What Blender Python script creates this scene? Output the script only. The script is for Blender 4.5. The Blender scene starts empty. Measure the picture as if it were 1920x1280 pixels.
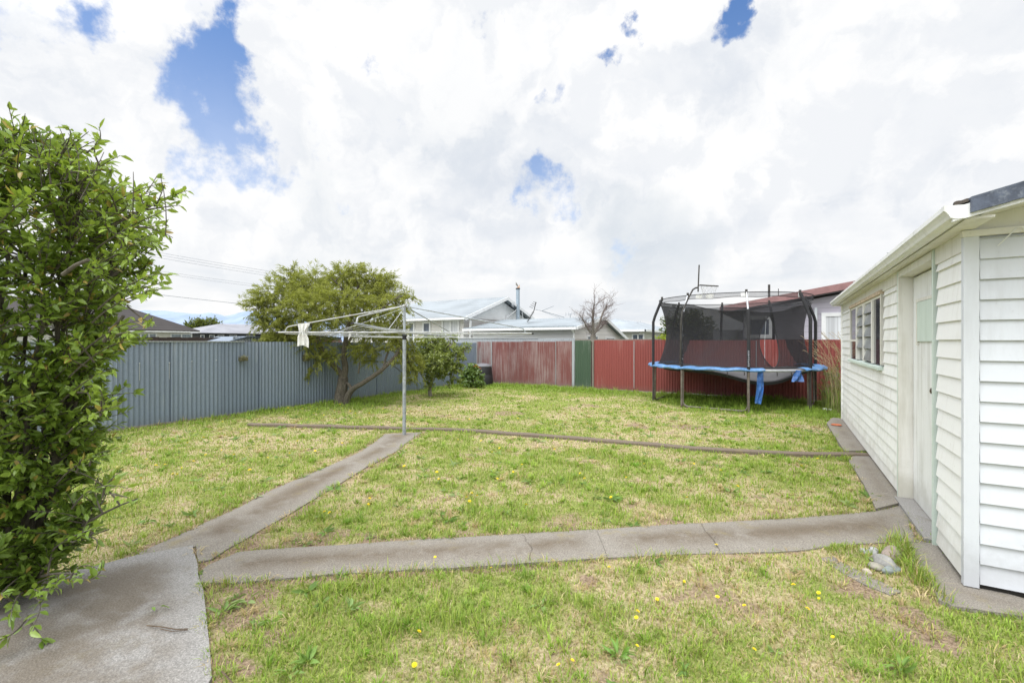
SUN_E = 1.55
import bpy, math, random
import numpy as np
from mathutils import Vector, noise as mnoise

random.seed(7)
rng = np.random.default_rng(11)
R = math.radians
scene = bpy.context.scene
COL = scene.collection

# ------------------------------------------------------------------ frame of reference
# The yard's own axes: +Y runs along the shed and the grey fence, +X along the back fence.
C_, S_ = 0.8587, 0.5126          # the camera is turned to the left of the yard's axis
F_ = 853.3; H_ = 1.5
def yard(X, Y, z=0.0):
    return Vector((C_*X - S_*Y, S_*X + C_*Y, z))
def G(px, py, z=0.0):            # a point on level z
    Y = F_*(H_-z)/(py-640.0)
    return yard((px-960)/F_*Y, Y, z)
def P(px, py, Y):                # a point at depth Y
    return yard((px-960)/F_*Y, Y, H_+(640-py)/F_*Y)
def on_y(px, b):                 # x where the sight line of column px meets the plane y=b
    r = (px-960)/F_
    return b*(C_*r-S_)/(S_*r+C_)
def on_x(px, a):                 # y where it meets the plane x=a
    r = (px-960)/F_
    return a*(S_*r+C_)/(C_*r-S_)
def depth(p): return -S_*p[0]+C_*p[1]
def to_cam(p): return np.stack([C_*p[..., 0]+S_*p[..., 1], -S_*p[..., 0]+C_*p[..., 1]], -1)

# ------------------------------------------------------------------ node helpers
def new_mat(name):
    m = bpy.data.materials.new(name); m.use_nodes = True
    nt = m.node_tree
    return m, nt, nt.nodes['Principled BSDF']
def nd(nt, typ, ins=None, **props):
    n = nt.nodes.new(typ)
    for k, v in props.items(): setattr(n, k, v)
    for k, v in (ins or {}).items():
        s = n.inputs[k]
        if isinstance(v, bpy.types.NodeSocket): nt.links.new(v, s)
        else:
            if isinstance(v, (tuple, list)) and len(v) == 3 and s.type == 'RGBA': v = (*v, 1)
            s.default_value = v
    return n
def mth(nt, op, a, b=0.0, clamp=False):
    n = nd(nt, 'ShaderNodeMath', {0: a, 1: b}, operation=op); n.use_clamp = clamp
    return n.outputs[0]
def mix(nt, fac, a, b, blend='MIX'):
    n = nt.nodes.new('ShaderNodeMix'); n.data_type = 'RGBA'; n.blend_type = blend
    for idx, v in ((0, fac), (6, a), (7, b)):
        if isinstance(v, bpy.types.NodeSocket): nt.links.new(v, n.inputs[idx])
        else: n.inputs[idx].default_value = (*v, 1) if isinstance(v, (tuple, list)) and len(v) == 3 else v
    return n.outputs[2]
def ramp(nt, fac, lo, hi, a=0.0, b=1.0, smooth=True):
    n = nd(nt, 'ShaderNodeMapRange', {0: fac, 1: lo, 2: hi, 3: a, 4: b})
    if smooth: n.interpolation_type = 'SMOOTHSTEP'
    return n.outputs[0]
def noise_fac(nt, vec, scale, detail=4, rough=0.55):
    return nd(nt, 'ShaderNodeTexNoise', {'Vector': vec, 'Scale': scale, 'Detail': detail, 'Roughness': rough}).outputs['Fac']
def coords(nt, scale=(1, 1, 1)):
    g = nd(nt, 'ShaderNodeNewGeometry').outputs['Position']
    return nd(nt, 'ShaderNodeMapping', {'Vector': g, 'Scale': scale}).outputs[0]
def setin(nt, b, **k):
    for key, v in k.items():
        s = b.inputs[key.replace('_', ' ')]
        if isinstance(v, bpy.types.NodeSocket): nt.links.new(v, s)
        else: s.default_value = (*v, 1) if isinstance(v, (tuple, list)) and len(v) == 3 and s.type == 'RGBA' else v
def bump(nt, b, h, strength=0.3, dist=0.01):
    n = nd(nt, 'ShaderNodeBump', {'Height': h, 'Strength': strength, 'Distance': dist})
    nt.links.new(n.outputs[0], b.inputs['Normal'])

def mat_plain(name, col, rough=0.6, var=0.25, scale=6.0, metal=0.0, dirt=None, spec=0.5, stretch=(1, 1, 1)):
    m, nt, b = new_mat(name)
    v = coords(nt, stretch)
    n1 = noise_fac(nt, v, scale, 5, 0.6)
    n2 = noise_fac(nt, v, scale*7, 3, 0.6)
    k = mth(nt, 'ADD', mth(nt, 'MULTIPLY', n1, 0.7), mth(nt, 'MULTIPLY', n2, 0.3))
    c = mix(nt, ramp(nt, k, 0.3, 0.7), tuple(x*(1-var) for x in col), tuple(min(1, x*(1+var)) for x in col))
    if dirt:
        c = mix(nt, ramp(nt, noise_fac(nt, v, scale*1.7, 6, 0.65), 0.52, 0.72), c, dirt)
    setin(nt, b, Base_Color=c, Roughness=rough, Metallic=metal)
    b.inputs['Specular IOR Level'].default_value = spec
    bump(nt, b, k, 0.25, 0.004)
    return m

def mat_board_paint(name, col, dirtcol, amount=0.35, lower=0.0):
    """weathered house paint: faint vertical runs, grime, speckle"""
    m, nt, b = new_mat(name)
    v = coords(nt)
    run = noise_fac(nt, coords(nt, (9, 9, 0.7)), 1.6, 5, 0.65)
    big = noise_fac(nt, v, 1.3, 4, 0.6)
    spk = noise_fac(nt, v, 60, 2, 0.5)
    c = mix(nt, mth(nt, 'MULTIPLY', ramp(nt, mth(nt, 'MULTIPLY', mth(nt, 'ADD', run, big), 0.5), 0.47, 0.66), amount), col, dirtcol)
    c = mix(nt, mth(nt, 'MULTIPLY', ramp(nt, spk, 0.66, 0.75), 0.25), c, dirtcol)
    zc = nd(nt, 'ShaderNodeSeparateXYZ', {0: v}).outputs[2]
    spl = ramp(nt, mth(nt, 'ADD', zc, mth(nt, 'MULTIPLY', mth(nt, 'SUBTRACT', noise_fac(nt, v, 5, 6, .7), .5), .7)), .02, .42, .55, 0)
    c = mix(nt, spl, c, dirtcol)
    flk = noise_fac(nt, coords(nt, (1, 1, 2.2)), 17, 6, .72)
    c = mix(nt, ramp(nt, flk, .68, .72, 0, .7), c, tuple(x*.42 for x in dirtcol))
    setin(nt, b, Base_Color=c, Roughness=0.55)
    bump(nt, b, mth(nt, 'ADD', run, mth(nt, 'MULTIPLY', spk, 0.4)), 0.18, 0.004)
    return m

def mat_iron(name, paint, bare, wear, rough=0.5, metal=0.0, dark=(0.05, 0.045, 0.04)):
    """corrugated iron: vertical streaks of worn paint"""
    m, nt, b = new_mat(name)
    st = noise_fac(nt, coords(nt, (22, 22, 1.0)), 1.0, 6, 0.65)
    big = noise_fac(nt, coords(nt, (1.2, 1.2, 0.8)), 1.1, 4, 0.55)
    fine = noise_fac(nt, coords(nt, (8, 8, 5)), 6.0, 4, 0.65)
    k = mth(nt, 'ADD', mth(nt, 'MULTIPLY', st, 0.55), mth(nt, 'ADD', mth(nt, 'MULTIPLY', big, 0.45), mth(nt, 'MULTIPLY', fine, 0.25)))
    c = mix(nt, ramp(nt, k, 0.78-wear*0.35, 0.92-wear*0.25), paint, bare)
    c = mix(nt, ramp(nt, fine, 0.35, 0.7, 0.0, 0.35), c, tuple(x*0.6 for x in paint))
    z = nd(nt, 'ShaderNodeSeparateXYZ', {0: coords(nt)}).outputs[2]
    foot = ramp(nt, mth(nt, 'ADD', z, mth(nt, 'MULTIPLY', st, 0.25)), 0.12, 0.35, 0.55, 0.0)
    c = mix(nt, foot, c, tuple(0.5*(x+y) for x, y in zip(bare, dark)))
    rndm = nd(nt, 'ShaderNodeObjectInfo').outputs['Random']
    c = mix(nt, 1.0, c, nd(nt, 'ShaderNodeCombineColor', {0: ramp(nt, rndm, 0, 1, .84, 1.12, False), 1: ramp(nt, rndm, 0, 1, .86, 1.12, False), 2: ramp(nt, rndm, 0, 1, .88, 1.10, False)}).outputs[0], 'MULTIPLY')
    setin(nt, b, Base_Color=c, Roughness=rough, Metallic=metal)
    bump(nt, b, fine, 0.12, 0.004)
    return m

def mat_leaf(name, rough=0.45, trans=0.35, spec=0.4):
    m, nt, b = new_mat(name)
    a = nd(nt, 'ShaderNodeAttribute', attribute_name='Col').outputs['Color']
    v = coords(nt)
    c = mix(nt, ramp(nt, noise_fac(nt, v, 40, 2), 0.3, 0.7, 0, 0.35), a, (0.5, 0.5, 0.5), 'MULTIPLY')
    setin(nt, b, Base_Color=c, Roughness=rough)
    b.inputs['Specular IOR Level'].default_value = spec
    t = nd(nt, 'ShaderNodeBsdfTranslucent', {'Color': mix(nt, 0.35, c, (0.5, 0.6, 0.05), 'MIX')})
    ms = nd(nt, 'ShaderNodeMixShader', {0: trans, 1: b.outputs[0], 2: t.outputs[0]})
    nt.links.new(ms.outputs[0], nt.nodes['Material Output'].inputs[0])
    return m

def mat_glass(name, tint=(0.03, 0.035, 0.04), rough=0.05):
    m, nt, b = new_mat(name)
    n1 = noise_fac(nt, coords(nt), 2.5, 3)
    c = mix(nt, ramp(nt, n1, 0.35, 0.7), tint, tuple(x*1.8 for x in tint))
    setin(nt, b, Base_Color=c, Roughness=rough)
    b.inputs['Specular IOR Level'].default_value = 0.6
    return m

def mat_curtain(name, col=(0.7, 0.72, 0.74)):
    m, nt, b = new_mat(name)
    w = noise_fac(nt, coords(nt, (14, 14, 0.15)), 1.0, 3)
    c = mix(nt, ramp(nt, w, 0.35, 0.65), tuple(x*0.72 for x in col), col)
    setin(nt, b, Base_Color=c, Roughness=0.25)
    return m

def mat_mesh_net(name, col, opac):
    m, nt, b = new_mat(name)
    v = coords(nt)
    n1 = noise_fac(nt, v, 3.0, 4)
    setin(nt, b, Base_Color=mix(nt, ramp(nt, n1, 0.3, 0.7), col, tuple(x*1.6 for x in col)), Roughness=0.8)
    t = nd(nt, 'ShaderNodeBsdfTransparent')
    f = ramp(nt, n1, 0.2, 0.8, opac-0.05, opac+0.06)
    ms = nd(nt, 'ShaderNodeMixShader', {0: f, 1: t.outputs[0], 2: b.outputs[0]})
    nt.links.new(ms.outputs[0], nt.nodes['Material Output'].inputs[0])
    return m

def mat_striped_wall(name, col, pitch, depthdark=0.55):
    """distant weatherboards: each board with a dark lap line"""
    m, nt, b = new_mat(name)
    v = coords(nt)
    z = nd(nt, 'ShaderNodeSeparateXYZ', {0: v}).outputs[2]
    fr = mth(nt, 'FRACT', mth(nt, 'DIVIDE', z, pitch))
    line = ramp(nt, fr, 0.0, 0.14, 1.0, 0.0)
    c = mix(nt, ramp(nt, noise_fac(nt, v, 0.9, 4), 0.3, 0.7), tuple(x*0.88 for x in col), col)
    c = mix(nt, mth(nt, 'MULTIPLY', line, depthdark), c, tuple(x*0.35 for x in col))
    setin(nt, b, Base_Color=c, Roughness=0.6)
    bump(nt, b, fr, 0.5, 0.02)
    return m

def mat_roof(name, col, pitch, axis=0, dark=0.5, rough=0.45):
    """roof with ribs or courses: axis 0/1 ribs along x/y spacing, axis 2 courses by height"""
    m, nt, b = new_mat(name)
    v = coords(nt)
    s = nd(nt, 'ShaderNodeSeparateXYZ', {0: v}).outputs[axis]
    fr = mth(nt, 'FRACT', mth(nt, 'DIVIDE', s, pitch))
    line = ramp(nt, fr, 0.0, 0.3, 1.0, 0.0)
    c = mix(nt, ramp(nt, noise_fac(nt, v, 0.7, 5, 0.6), 0.3, 0.7), tuple(x*0.85 for x in col), tuple(x*1.1 for x in col))
    c = mix(nt, mth(nt, 'MULTIPLY', line, dark), c, tuple(x*0.4 for x in col))
    setin(nt, b, Base_Color=c, Roughness=rough)
    b.inputs['Specular IOR Level'].default_value = 0.2
    bump(nt, b, fr, 0.4, 0.03)
    return m

# ------------------------------------------------------------------ mesh building
def world_loc(o):
    v = Vector((0, 0, 0))
    while o is not None:
        v = v + o.location; o = o.parent
    return v
def tag(o, label=None, cat=None, group=None, kind=None):
    if label: o['label'] = label
    if cat: o['category'] = cat
    if group: o['group'] = group
    if kind: o['kind'] = kind
    return o
def thing(name, label, cat, loc, group=None):
    o = bpy.data.objects.new(name, None); COL.objects.link(o)
    o.location = loc; o.empty_display_size = 0.2
    return tag(o, label, cat, group)

class MB:
    def __init__(s): s.v = []; s.f = []; s.c = None
    def add(s, vs, fs):
        n = len(s.v); s.v += [Vector(v) for v in vs]; s.f += [tuple(i+n for i in f) for f in fs]; return s
    def box(s, lo, hi):
        x0, y0, z0 = lo; x1, y1, z1 = hi
        return s.add([(x0,y0,z0),(x1,y0,z0),(x1,y1,z0),(x0,y1,z0),(x0,y0,z1),(x1,y0,z1),(x1,y1,z1),(x0,y1,z1)],
                     [(3,2,1,0),(4,5,6,7),(0,1,5,4),(1,2,6,5),(2,3,7,6),(3,0,4,7)])
    def obox(s, o, u, v, w):     # corner + three edge vectors
        o, u, v, w = Vector(o), Vector(u), Vector(v), Vector(w)
        return s.add([o, o+u, o+u+v, o+v, o+w, o+u+w, o+u+v+w, o+v+w],
                     [(3,2,1,0),(4,5,6,7),(0,1,5,4),(1,2,6,5),(2,3,7,6),(3,0,4,7)])
    def bar(s, p, q, w, h, up=(0,0,1)):
        p, q = Vector(p), Vector(q); d = (q-p).normalized(); up = Vector(up)
        a = d.cross(up)
        if a.length < 1e-4: a = d.cross(Vector((1, 0, 0)))
        a.normalize(); b = a.cross(d)
        return s.obox(p-a*w/2-b*h/2, a*w, b*h, q-p)
    def tube(s, path, r, n=8, cap=True):
        path = [Vector(p) for p in path]; m = len(path)
        rs = r if isinstance(r, (list, tuple)) else [r]*m
        t0 = (path[1]-path[0]).normalized()
        ref = Vector((0, 0, 1)) if abs(t0.z) < 0.9 else Vector((1, 0, 0))
        a = t0.cross(ref).normalized(); base = len(s.v)
        for i, p in enumerate(path):
            t = (path[min(i+1, m-1)]-path[max(i-1, 0)])
            t = t.normalized() if t.length > 1e-9 else t0
            a = a - t*a.dot(t)
            a = a.normalized() if a.length > 1e-6 else t.orthogonal().normalized()
            b = t.cross(a)
            for k in range(n):
                th = 2*math.pi*k/n
                s.v.append(p+(a*math.cos(th)+b*math.sin(th))*rs[i])
        for i in range(m-1):
            for k in range(n):
                k2 = (k+1) % n
                s.f.append((base+i*n+k, base+i*n+k2, base+(i+1)*n+k2, base+(i+1)*n+k))
        if cap:
            s.f.append(tuple(base+k for k in reversed(range(n))))
            s.f.append(tuple(base+(m-1)*n+k for k in range(n)))
        return s
    def lathe(s, prof, c, n=24):
        base = len(s.v); c = Vector(c)
        for r, z in prof:
            for k in range(n):
                th = 2*math.pi*k/n
                s.v.append(c+Vector((r*math.cos(th), r*math.sin(th), z)))
        for i in range(len(prof)-1):
            for k in range(n):
                k2 = (k+1) % n
                s.f.append((base+i*n+k, base+i*n+k2, base+(i+1)*n+k2, base+(i+1)*n+k))
        return s
    def prism(s, poly, ext):
        n = len(poly); ext = Vector(ext); base = len(s.v)
        s.v += [Vector(p) for p in poly]+[Vector(p)+ext for p in poly]
        s.f.append(tuple(base+i for i in reversed(range(n)))); s.f.append(tuple(base+n+i for i in range(n)))
        for i in range(n):
            j = (i+1) % n
            s.f.append((base+i, base+j, base+n+j, base+n+i))
        return s
    def poly(s, pts):
        n = len(s.v); s.v += [Vector(p) for p in pts]; s.f.append(tuple(range(n, n+len(pts)))); return s
    def build(s, name, mat, parent=None, smooth=False, bevel=0.0, origin=None, label=None):
        off = world_loc(parent) if parent else Vector(origin or (0, 0, 0))
        me = bpy.data.meshes.new(name)
        me.from_pydata([tuple(v-off) for v in s.v], [], s.f); me.update()
        o = bpy.data.objects.new(name, me); COL.objects.link(o)
        if parent: o.parent = parent
        else: o.location = off
        for m in (mat if isinstance(mat, list) else [mat]): me.materials.append(m)
        import bmesh
        bm = bmesh.new(); bm.from_mesh(me); bmesh.ops.recalc_face_normals(bm, faces=bm.faces); bm.to_mesh(me); bm.free()
        if smooth:
            for p in me.polygons: p.use_smooth = True
            try: me.set_sharp_from_angle(angle=R(40))
            except Exception: pass
        if bevel:
            md = o.modifiers.new('bevel', 'BEVEL'); md.width = bevel; md.segments = 2; md.limit_method = 'ANGLE'
        if label: o['label'] = label
        return o

def np_mesh(name, verts, faces, mat, cols=None, parent=None, origin=None, smooth=False):
    """fast mesh of uniform polygons; cols is one rgb per vertex"""
    off = np.array(world_loc(parent) if parent else (origin or (0, 0, 0)), dtype=np.float32)
    me = bpy.data.meshes.new(name)
    V = np.ascontiguousarray(verts, dtype=np.float32)-off; Fc = np.ascontiguousarray(faces, dtype=np.int32)
    k = Fc.shape[1]
    me.vertices.add(len(V)); me.vertices.foreach_set('co', V.ravel())
    me.loops.add(Fc.size); me.loops.foreach_set('vertex_index', Fc.ravel())
    me.polygons.add(len(Fc)); me.polygons.foreach_set('loop_start', np.arange(0, Fc.size, k, dtype=np.int32))
    try: me.polygons.foreach_set('loop_total', np.full(len(Fc), k, dtype=np.int32))
    except Exception: pass
    me.update(calc_edges=True)
    if cols is not None:
        at = me.color_attributes.new('Col', 'FLOAT_COLOR', 'POINT')
        at.data.foreach_set('color', np.concatenate([cols, np.ones((len(cols), 1))], 1).astype(np.float32).ravel())
    if smooth: me.polygons.foreach_set('use_smooth', np.ones(len(Fc), dtype=bool))
    me.materials.append(mat)
    o = bpy.data.objects.new(name, me); COL.objects.link(o)
    if parent: o.parent = parent
    else: o.location = [float(x) for x in off]
    return o

def unit(a): return a/np.maximum(np.linalg.norm(a, axis=-1, keepdims=True), 1e-9)

def leaf_arrays(pos, dirs, length, width, cols, fold=0.25, curl=0.15):
    """leaves as folded six-vertex blades"""
    n = len(pos); dirs = unit(dirs)
    rnd = unit(rng.normal(size=(n, 3))+np.array([0, 0, 1.2]))
    side = unit(np.cross(dirs, rnd)); up = np.cross(side, dirs)
    L = length[:, None]; W = width[:, None]
    b = pos
    l1 = pos+dirs*L*.38+side*W*.5+up*W*fold; r1 = pos+dirs*L*.38-side*W*.5+up*W*fold
    l2 = pos+dirs*L*.72+side*W*.36+up*(W*fold*.6-L*curl*.4); r2 = pos+dirs*L*.72-side*W*.36+up*(W*fold*.6-L*curl*.4)
    mid = pos+dirs*L*.5-up*L*curl*.1
    t = pos+dirs*L-up*L*curl
    V = np.stack([b, l1, r1, l2, r2, mid, t], 1).reshape(-1, 3)
    F0 = np.array([(0, 2, 5), (0, 5, 1), (1, 5, 3), (2, 4, 5), (5, 4, 6), (5, 6, 3)])
    Fc = (np.arange(n)[:, None, None]*7+F0[None]).reshape(-1, 3)
    return V, Fc, np.repeat(cols, 7, 0)

def leaf_simple(pos, dirs, length, width, cols):
    n = len(pos); dirs = unit(dirs)
    rnd = unit(rng.normal(size=(n, 3))+np.array([0, 0, .8]))
    side = unit(np.cross(dirs, rnd)); up = np.cross(side, dirs)
    L = length[:, None]; W = width[:, None]
    V = np.stack([pos, pos+dirs*L*.45+side*W*.5+up*W*.1, pos+dirs*L*.45-side*W*.5+up*W*.1, pos+dirs*L-up*L*.12], 1).reshape(-1, 3)
    F0 = np.array([(0, 2, 3), (0, 3, 1)])
    Fc = (np.arange(n)[:, None, None]*4+F0[None]).reshape(-1, 3)
    return V, Fc, np.repeat(cols, 4, 0)

def bez(p0, p1, p2, n):
    t = np.linspace(0, 1, n)[:, None]
    p0, p1, p2 = (np.array(p, dtype=float) for p in (p0, p1, p2))
    return (1-t)**2*p0+2*t*(1-t)*p1+t*t*p2

def twig_leaves(path, n, t0, t1, ang, droop):
    """n leaf positions and directions along a path"""
    t = t0+(t1-t0)*rng.random(n); m = len(path)-1
    f = t*m; i = np.minimum(f.astype(int), m-1); w = (f-i)[:, None]
    pos = path[i]*(1-w)+path[i+1]*w
    tan = unit(path[i+1]-path[i])
    r = unit(np.cross(tan, rng.normal(size=(n, 3))))
    d = tan*math.cos(ang)+r*math.sin(ang)+np.array([0, 0, -droop])
    return pos, d

# value noise on the ground plane, shared by soil and grass
_grid = rng.random((256, 256))
def vnoise(x, y, s):
    x = x/s+100.3; y = y/s+57.7
    xi = np.floor(x).astype(int); yi = np.floor(y).astype(int)
    fx = x-xi; fy = y-yi; fx = fx*fx*(3-2*fx); fy = fy*fy*(3-2*fy)
    g = lambda i, j: _grid[i % 256, j % 256]
    return (g(xi, yi)*(1-fx)+g(xi+1, yi)*fx)*(1-fy)+(g(xi, yi+1)*(1-fx)+g(xi+1, yi+1)*fx)*fy
def fbm(x, y, s, o=4):
    a = 0; t = 0
    for k in range(o):
        a = a+vnoise(x+17*k, y-31*k, s/2**k)*0.6**k; t += 0.6**k
    return a/t
def sstep(x, a, b):
    t = np.clip((x-a)/(b-a), 0, 1); return t*t*(3-2*t)
def in_poly(x, y, poly):
    c = np.zeros(x.shape, bool); n = len(poly)
    for i in range(n):
        x1, y1 = poly[i][:2]; x2, y2 = poly[(i+1) % n][:2]
        if y1 == y2: continue
        k = ((y1 > y) != (y2 > y)) & (x < (x2-x1)*(y-y1)/(y2-y1)+x1)
        c ^= k
    return c
def seg_dist(x, y, poly, closed=True):
    d = np.full(x.shape, 1e9); n = len(poly)
    for i in range(n if closed else n-1):
        x1, y1 = poly[i][:2]; x2, y2 = poly[(i+1) % n][:2]
        dx, dy = x2-x1, y2-y1; q = dx*dx+dy*dy+1e-12
        t = np.clip(((x-x1)*dx+(y-y1)*dy)/q, 0, 1)
        d = np.minimum(d, np.hypot(x-x1-t*dx, y-y1-t*dy))
    return d

# ------------------------------------------------------------------ camera, sun, sky
cam = bpy.data.cameras.new('camera'); co = bpy.data.objects.new('camera', cam); COL.objects.link(co)
cam.sensor_width = 36; cam.lens = 16.0; cam.clip_start = 0.05; cam.clip_end = 60000
co.location = (0, 0, H_); co.rotation_euler = (R(90), 0, math.atan2(S_, C_))
cam.dof.use_dof = True; cam.dof.focus_distance = 9.0; cam.dof.aperture_fstop = 4.5
scene.camera = co
scene.view_settings.view_transform = 'Standard'; scene.view_settings.look = 'None'
scene.view_settings.exposure = 0; scene.view_settings.gamma = 1
scene.cycles.max_bounces = 8; scene.cycles.transparent_max_bounces = 16
scene.cycles.diffuse_bounces = 3; scene.cycles.glossy_bounces = 3
scene.cycles.sample_clamp_indirect = 6

sun_dir = Vector((-0.14, -0.56, 1.22)).normalized()      # towards the sun
sl = bpy.data.lights.new('sun', 'SUN'); so = bpy.data.objects.new('sun', sl); COL.objects.link(so)
sl.energy = SUN_E; sl.angle = R(24); sl.color = (1.0, 0.985, 0.96)
so.rotation_euler = sun_dir.to_track_quat('Z', 'Y').to_euler(); so.location = (0, 0, 30)

w = bpy.data.worlds.new('World'); scene.world = w; w.use_nodes = True
nt = w.node_tree; nt.nodes.clear()
out = nt.nodes.new('ShaderNodeOutputWorld')
sky = nd(nt, 'ShaderNodeTexSky', sky_type='NISHITA'); sky.sun_disc = False
sky.sun_elevation = math.asin(sun_dir.z); sky.sun_rotation = math.atan2(sun_dir.x, sun_dir.y)
D = nd(nt, 'ShaderNodeTexCoord').outputs['Generated']
sep = nd(nt, 'ShaderNodeSeparateXYZ', {0: D})
up = sep.outputs[2]
wn = nd(nt, 'ShaderNodeTexNoise', {'Vector': D, 'Scale': 5.0, 'Detail': 8.0, 'Roughness': 0.6}).outputs['Color']
wn = nd(nt, 'ShaderNodeVectorMath', {0: wn, 1: (0.5, 0.5, 0.5)}, operation='SUBTRACT').outputs[0]
wn = nd(nt, 'ShaderNodeVectorMath', {0: wn, 3: 0.26}, operation='SCALE').outputs[0]
Dw = nd(nt, 'ShaderNodeVectorMath', {0: D, 1: wn}, operation='ADD').outputs[0]
Dw = nd(nt, 'ShaderNodeVectorMath', {0: Dw}, operation='NORMALIZE').outputs[0]
def sdir(px, py):
    v = yard((px-960)/F_, 1.0, (640-py)/F_); return v.normalized()
# openings in the cloud: direction, angular radius in degrees, depth of blue
HOLES = [(408,128,3.5,.95),(428,180,3.4,.95),(405,240,3.4,.9),(392,295,3.2,.75),(365,340,3.4,.55),
         (470,330,4.5,.40),(590,350,4.0,.35),(320,170,3.2,.8),(280,150,2.4,.6),(455,40,2.6,.45),
         (50,5,4.2,.72),(145,12,3.0,.75),(40,95,2.2,.45),(1182,72,1.3,.72),(1152,140,1.2,.72),(1196,104,1.0,.55),(1170,100,.9,.5),(1050,188,1.5,.50),(1070,170,1.0,.42),(1382,66,1.6,.72),(1412,40,1.1,.5),
         (985,362,3.0,.85),(1035,385,2.8,.8),(985,405,2.0,.75),(1180,490,3.5,.30),(1290,480,4.0,.3),(-500,200,9,.8),(2600,300,10,.8)]
H = None
for px, py, rad, k in HOLES:
    d = nd(nt, 'ShaderNodeVectorMath', {0: Dw, 1: sdir(px, py)}, operation='DOT_PRODUCT').outputs['Value']
    h = ramp(nt, d, math.cos(R(rad*1.55)), math.cos(R(rad*.25)), 0.0, k, False)
    H = h if H is None else mth(nt, 'MAXIMUM', H, h)
er = mth(nt, 'ADD', mth(nt, 'MULTIPLY', noise_fac(nt, D, 5.5, 10, 0.60), .6), mth(nt, 'MULTIPLY', noise_fac(nt, D, 13.0, 8, 0.62), .4))
H = ramp(nt, mth(nt, 'ADD', H, mth(nt, 'MULTIPLY', mth(nt, 'SUBTRACT', er, 0.5), 3.6)), 0.36, 0.80)
H = mth(nt, 'MULTIPLY', H, ramp(nt, up, 0.10, 0.58, 0.42, 1.0))
# the sheet of cloud seen in perspective
zz = mth(nt, 'ADD', mth(nt, 'MAXIMUM', up, 0.0), 0.18)
Pp = nd(nt, 'ShaderNodeCombineXYZ', {0: mth(nt, 'DIVIDE', sep.outputs[0], zz), 1: mth(nt, 'DIVIDE', sep.outputs[1], zz), 2: 0.0}).outputs[0]
c1 = noise_fac(nt, Pp, 0.9, 6, 0.52)
c2 = noise_fac(nt, Dw, 4.2, 7, 0.58)
c3 = noise_fac(nt, nd(nt, 'ShaderNodeMapping', {'Vector': D, 'Scale': (2.2, 2.2, 11)}).outputs[0], 1.6, 5, 0.5)
c4 = noise_fac(nt, D, 11.0, 8, 0.6)
k = mth(nt, 'ADD', mth(nt, 'ADD', mth(nt, 'MULTIPLY', c1, 0.42), mth(nt, 'MULTIPLY', c2, 0.40)), mth(nt, 'MULTIPLY', c4, .18))
# relief: where the cloud thickens upwards we look at a shaded base, where it thins at a lit top
offs = nd(nt, 'ShaderNodeVectorMath', {0: Dw, 1: Vector((-.02, -.03, .055))}, operation='ADD').outputs[0]
ra_ = noise_fac(nt, Dw, 5.0, 8, .56); rb_n = noise_fac(nt, offs, 5.0, 8, .56)
relief = ramp(nt, mth(nt, 'SUBTRACT', ra_, rb_n), -.10, .07)
shade = mth(nt, 'ADD', mth(nt, 'MULTIPLY', ramp(nt, k, 0.37, 0.53), .55), mth(nt, 'MULTIPLY', relief, .45))
cl = mix(nt, shade, (0.745, 0.79, 0.86), (1.03, 1.03, 1.03))
# streaks of paler and greyer cloud low down
low = ramp(nt, up, 0.04, 0.24, 1.0, 0.0)
cl = mix(nt, mth(nt, 'MULTIPLY', low, 0.7), cl, mix(nt, ramp(nt, c3, 0.40, 0.6), (0.76, 0.81, 0.865), (1.0, 1.0, 0.995)))
# grey belly of the cloud over the trampoline
for px, py, rad, kk in ((1230,455,8,.38),(1120,420,5,.22),(620,470,9,.12),(860,210,9,.10),(590,345,6,.15)):
    d = nd(nt, 'ShaderNodeVectorMath', {0: Dw, 1: sdir(px, py)}, operation='DOT_PRODUCT').outputs['Value']
    cl = mix(nt, ramp(nt, d, math.cos(R(rad)), math.cos(R(rad*.2)), 0, kk), cl, (0.52, 0.61, 0.70))
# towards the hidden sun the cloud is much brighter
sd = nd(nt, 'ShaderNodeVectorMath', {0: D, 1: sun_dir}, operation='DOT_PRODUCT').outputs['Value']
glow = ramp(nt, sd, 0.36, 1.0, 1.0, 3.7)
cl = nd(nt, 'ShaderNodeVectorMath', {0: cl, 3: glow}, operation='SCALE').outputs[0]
skc = nd(nt, 'ShaderNodeMix', data_type='RGBA', blend_type='MULTIPLY')
skc = mix(nt, 1.0, sky.outputs[0], (0.80, 1.03, 1.30), 'MULTIPLY')
bg1 = nd(nt, 'ShaderNodeBackground', {'Color': skc, 'Strength': 0.15})
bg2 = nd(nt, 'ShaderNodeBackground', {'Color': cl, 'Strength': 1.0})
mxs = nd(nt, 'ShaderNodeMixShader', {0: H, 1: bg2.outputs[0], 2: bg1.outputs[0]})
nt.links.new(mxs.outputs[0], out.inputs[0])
# ------------------------------------------------------------------ ground, lawn, concrete
def gp(pts): return [G(*p) for p in pts]
def jitter_poly(pts, step=0.12, amp=0.012, closed=True):
    outp = []; n = len(pts)
    for i in range(n if closed else n-1):
        a, b = Vector(pts[i]), Vector(pts[(i+1) % n]); m = max(1, int((b-a).length/step))
        for k in range(m):
            p = a.lerp(b, k/m)
            q = mnoise.noise_vector(p*3.1)*amp if k else Vector((0, 0, 0))
            outp.append(p+Vector((q.x, q.y, 0)))
    if not closed: outp.append(Vector(pts[-1]))
    return outp

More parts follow.
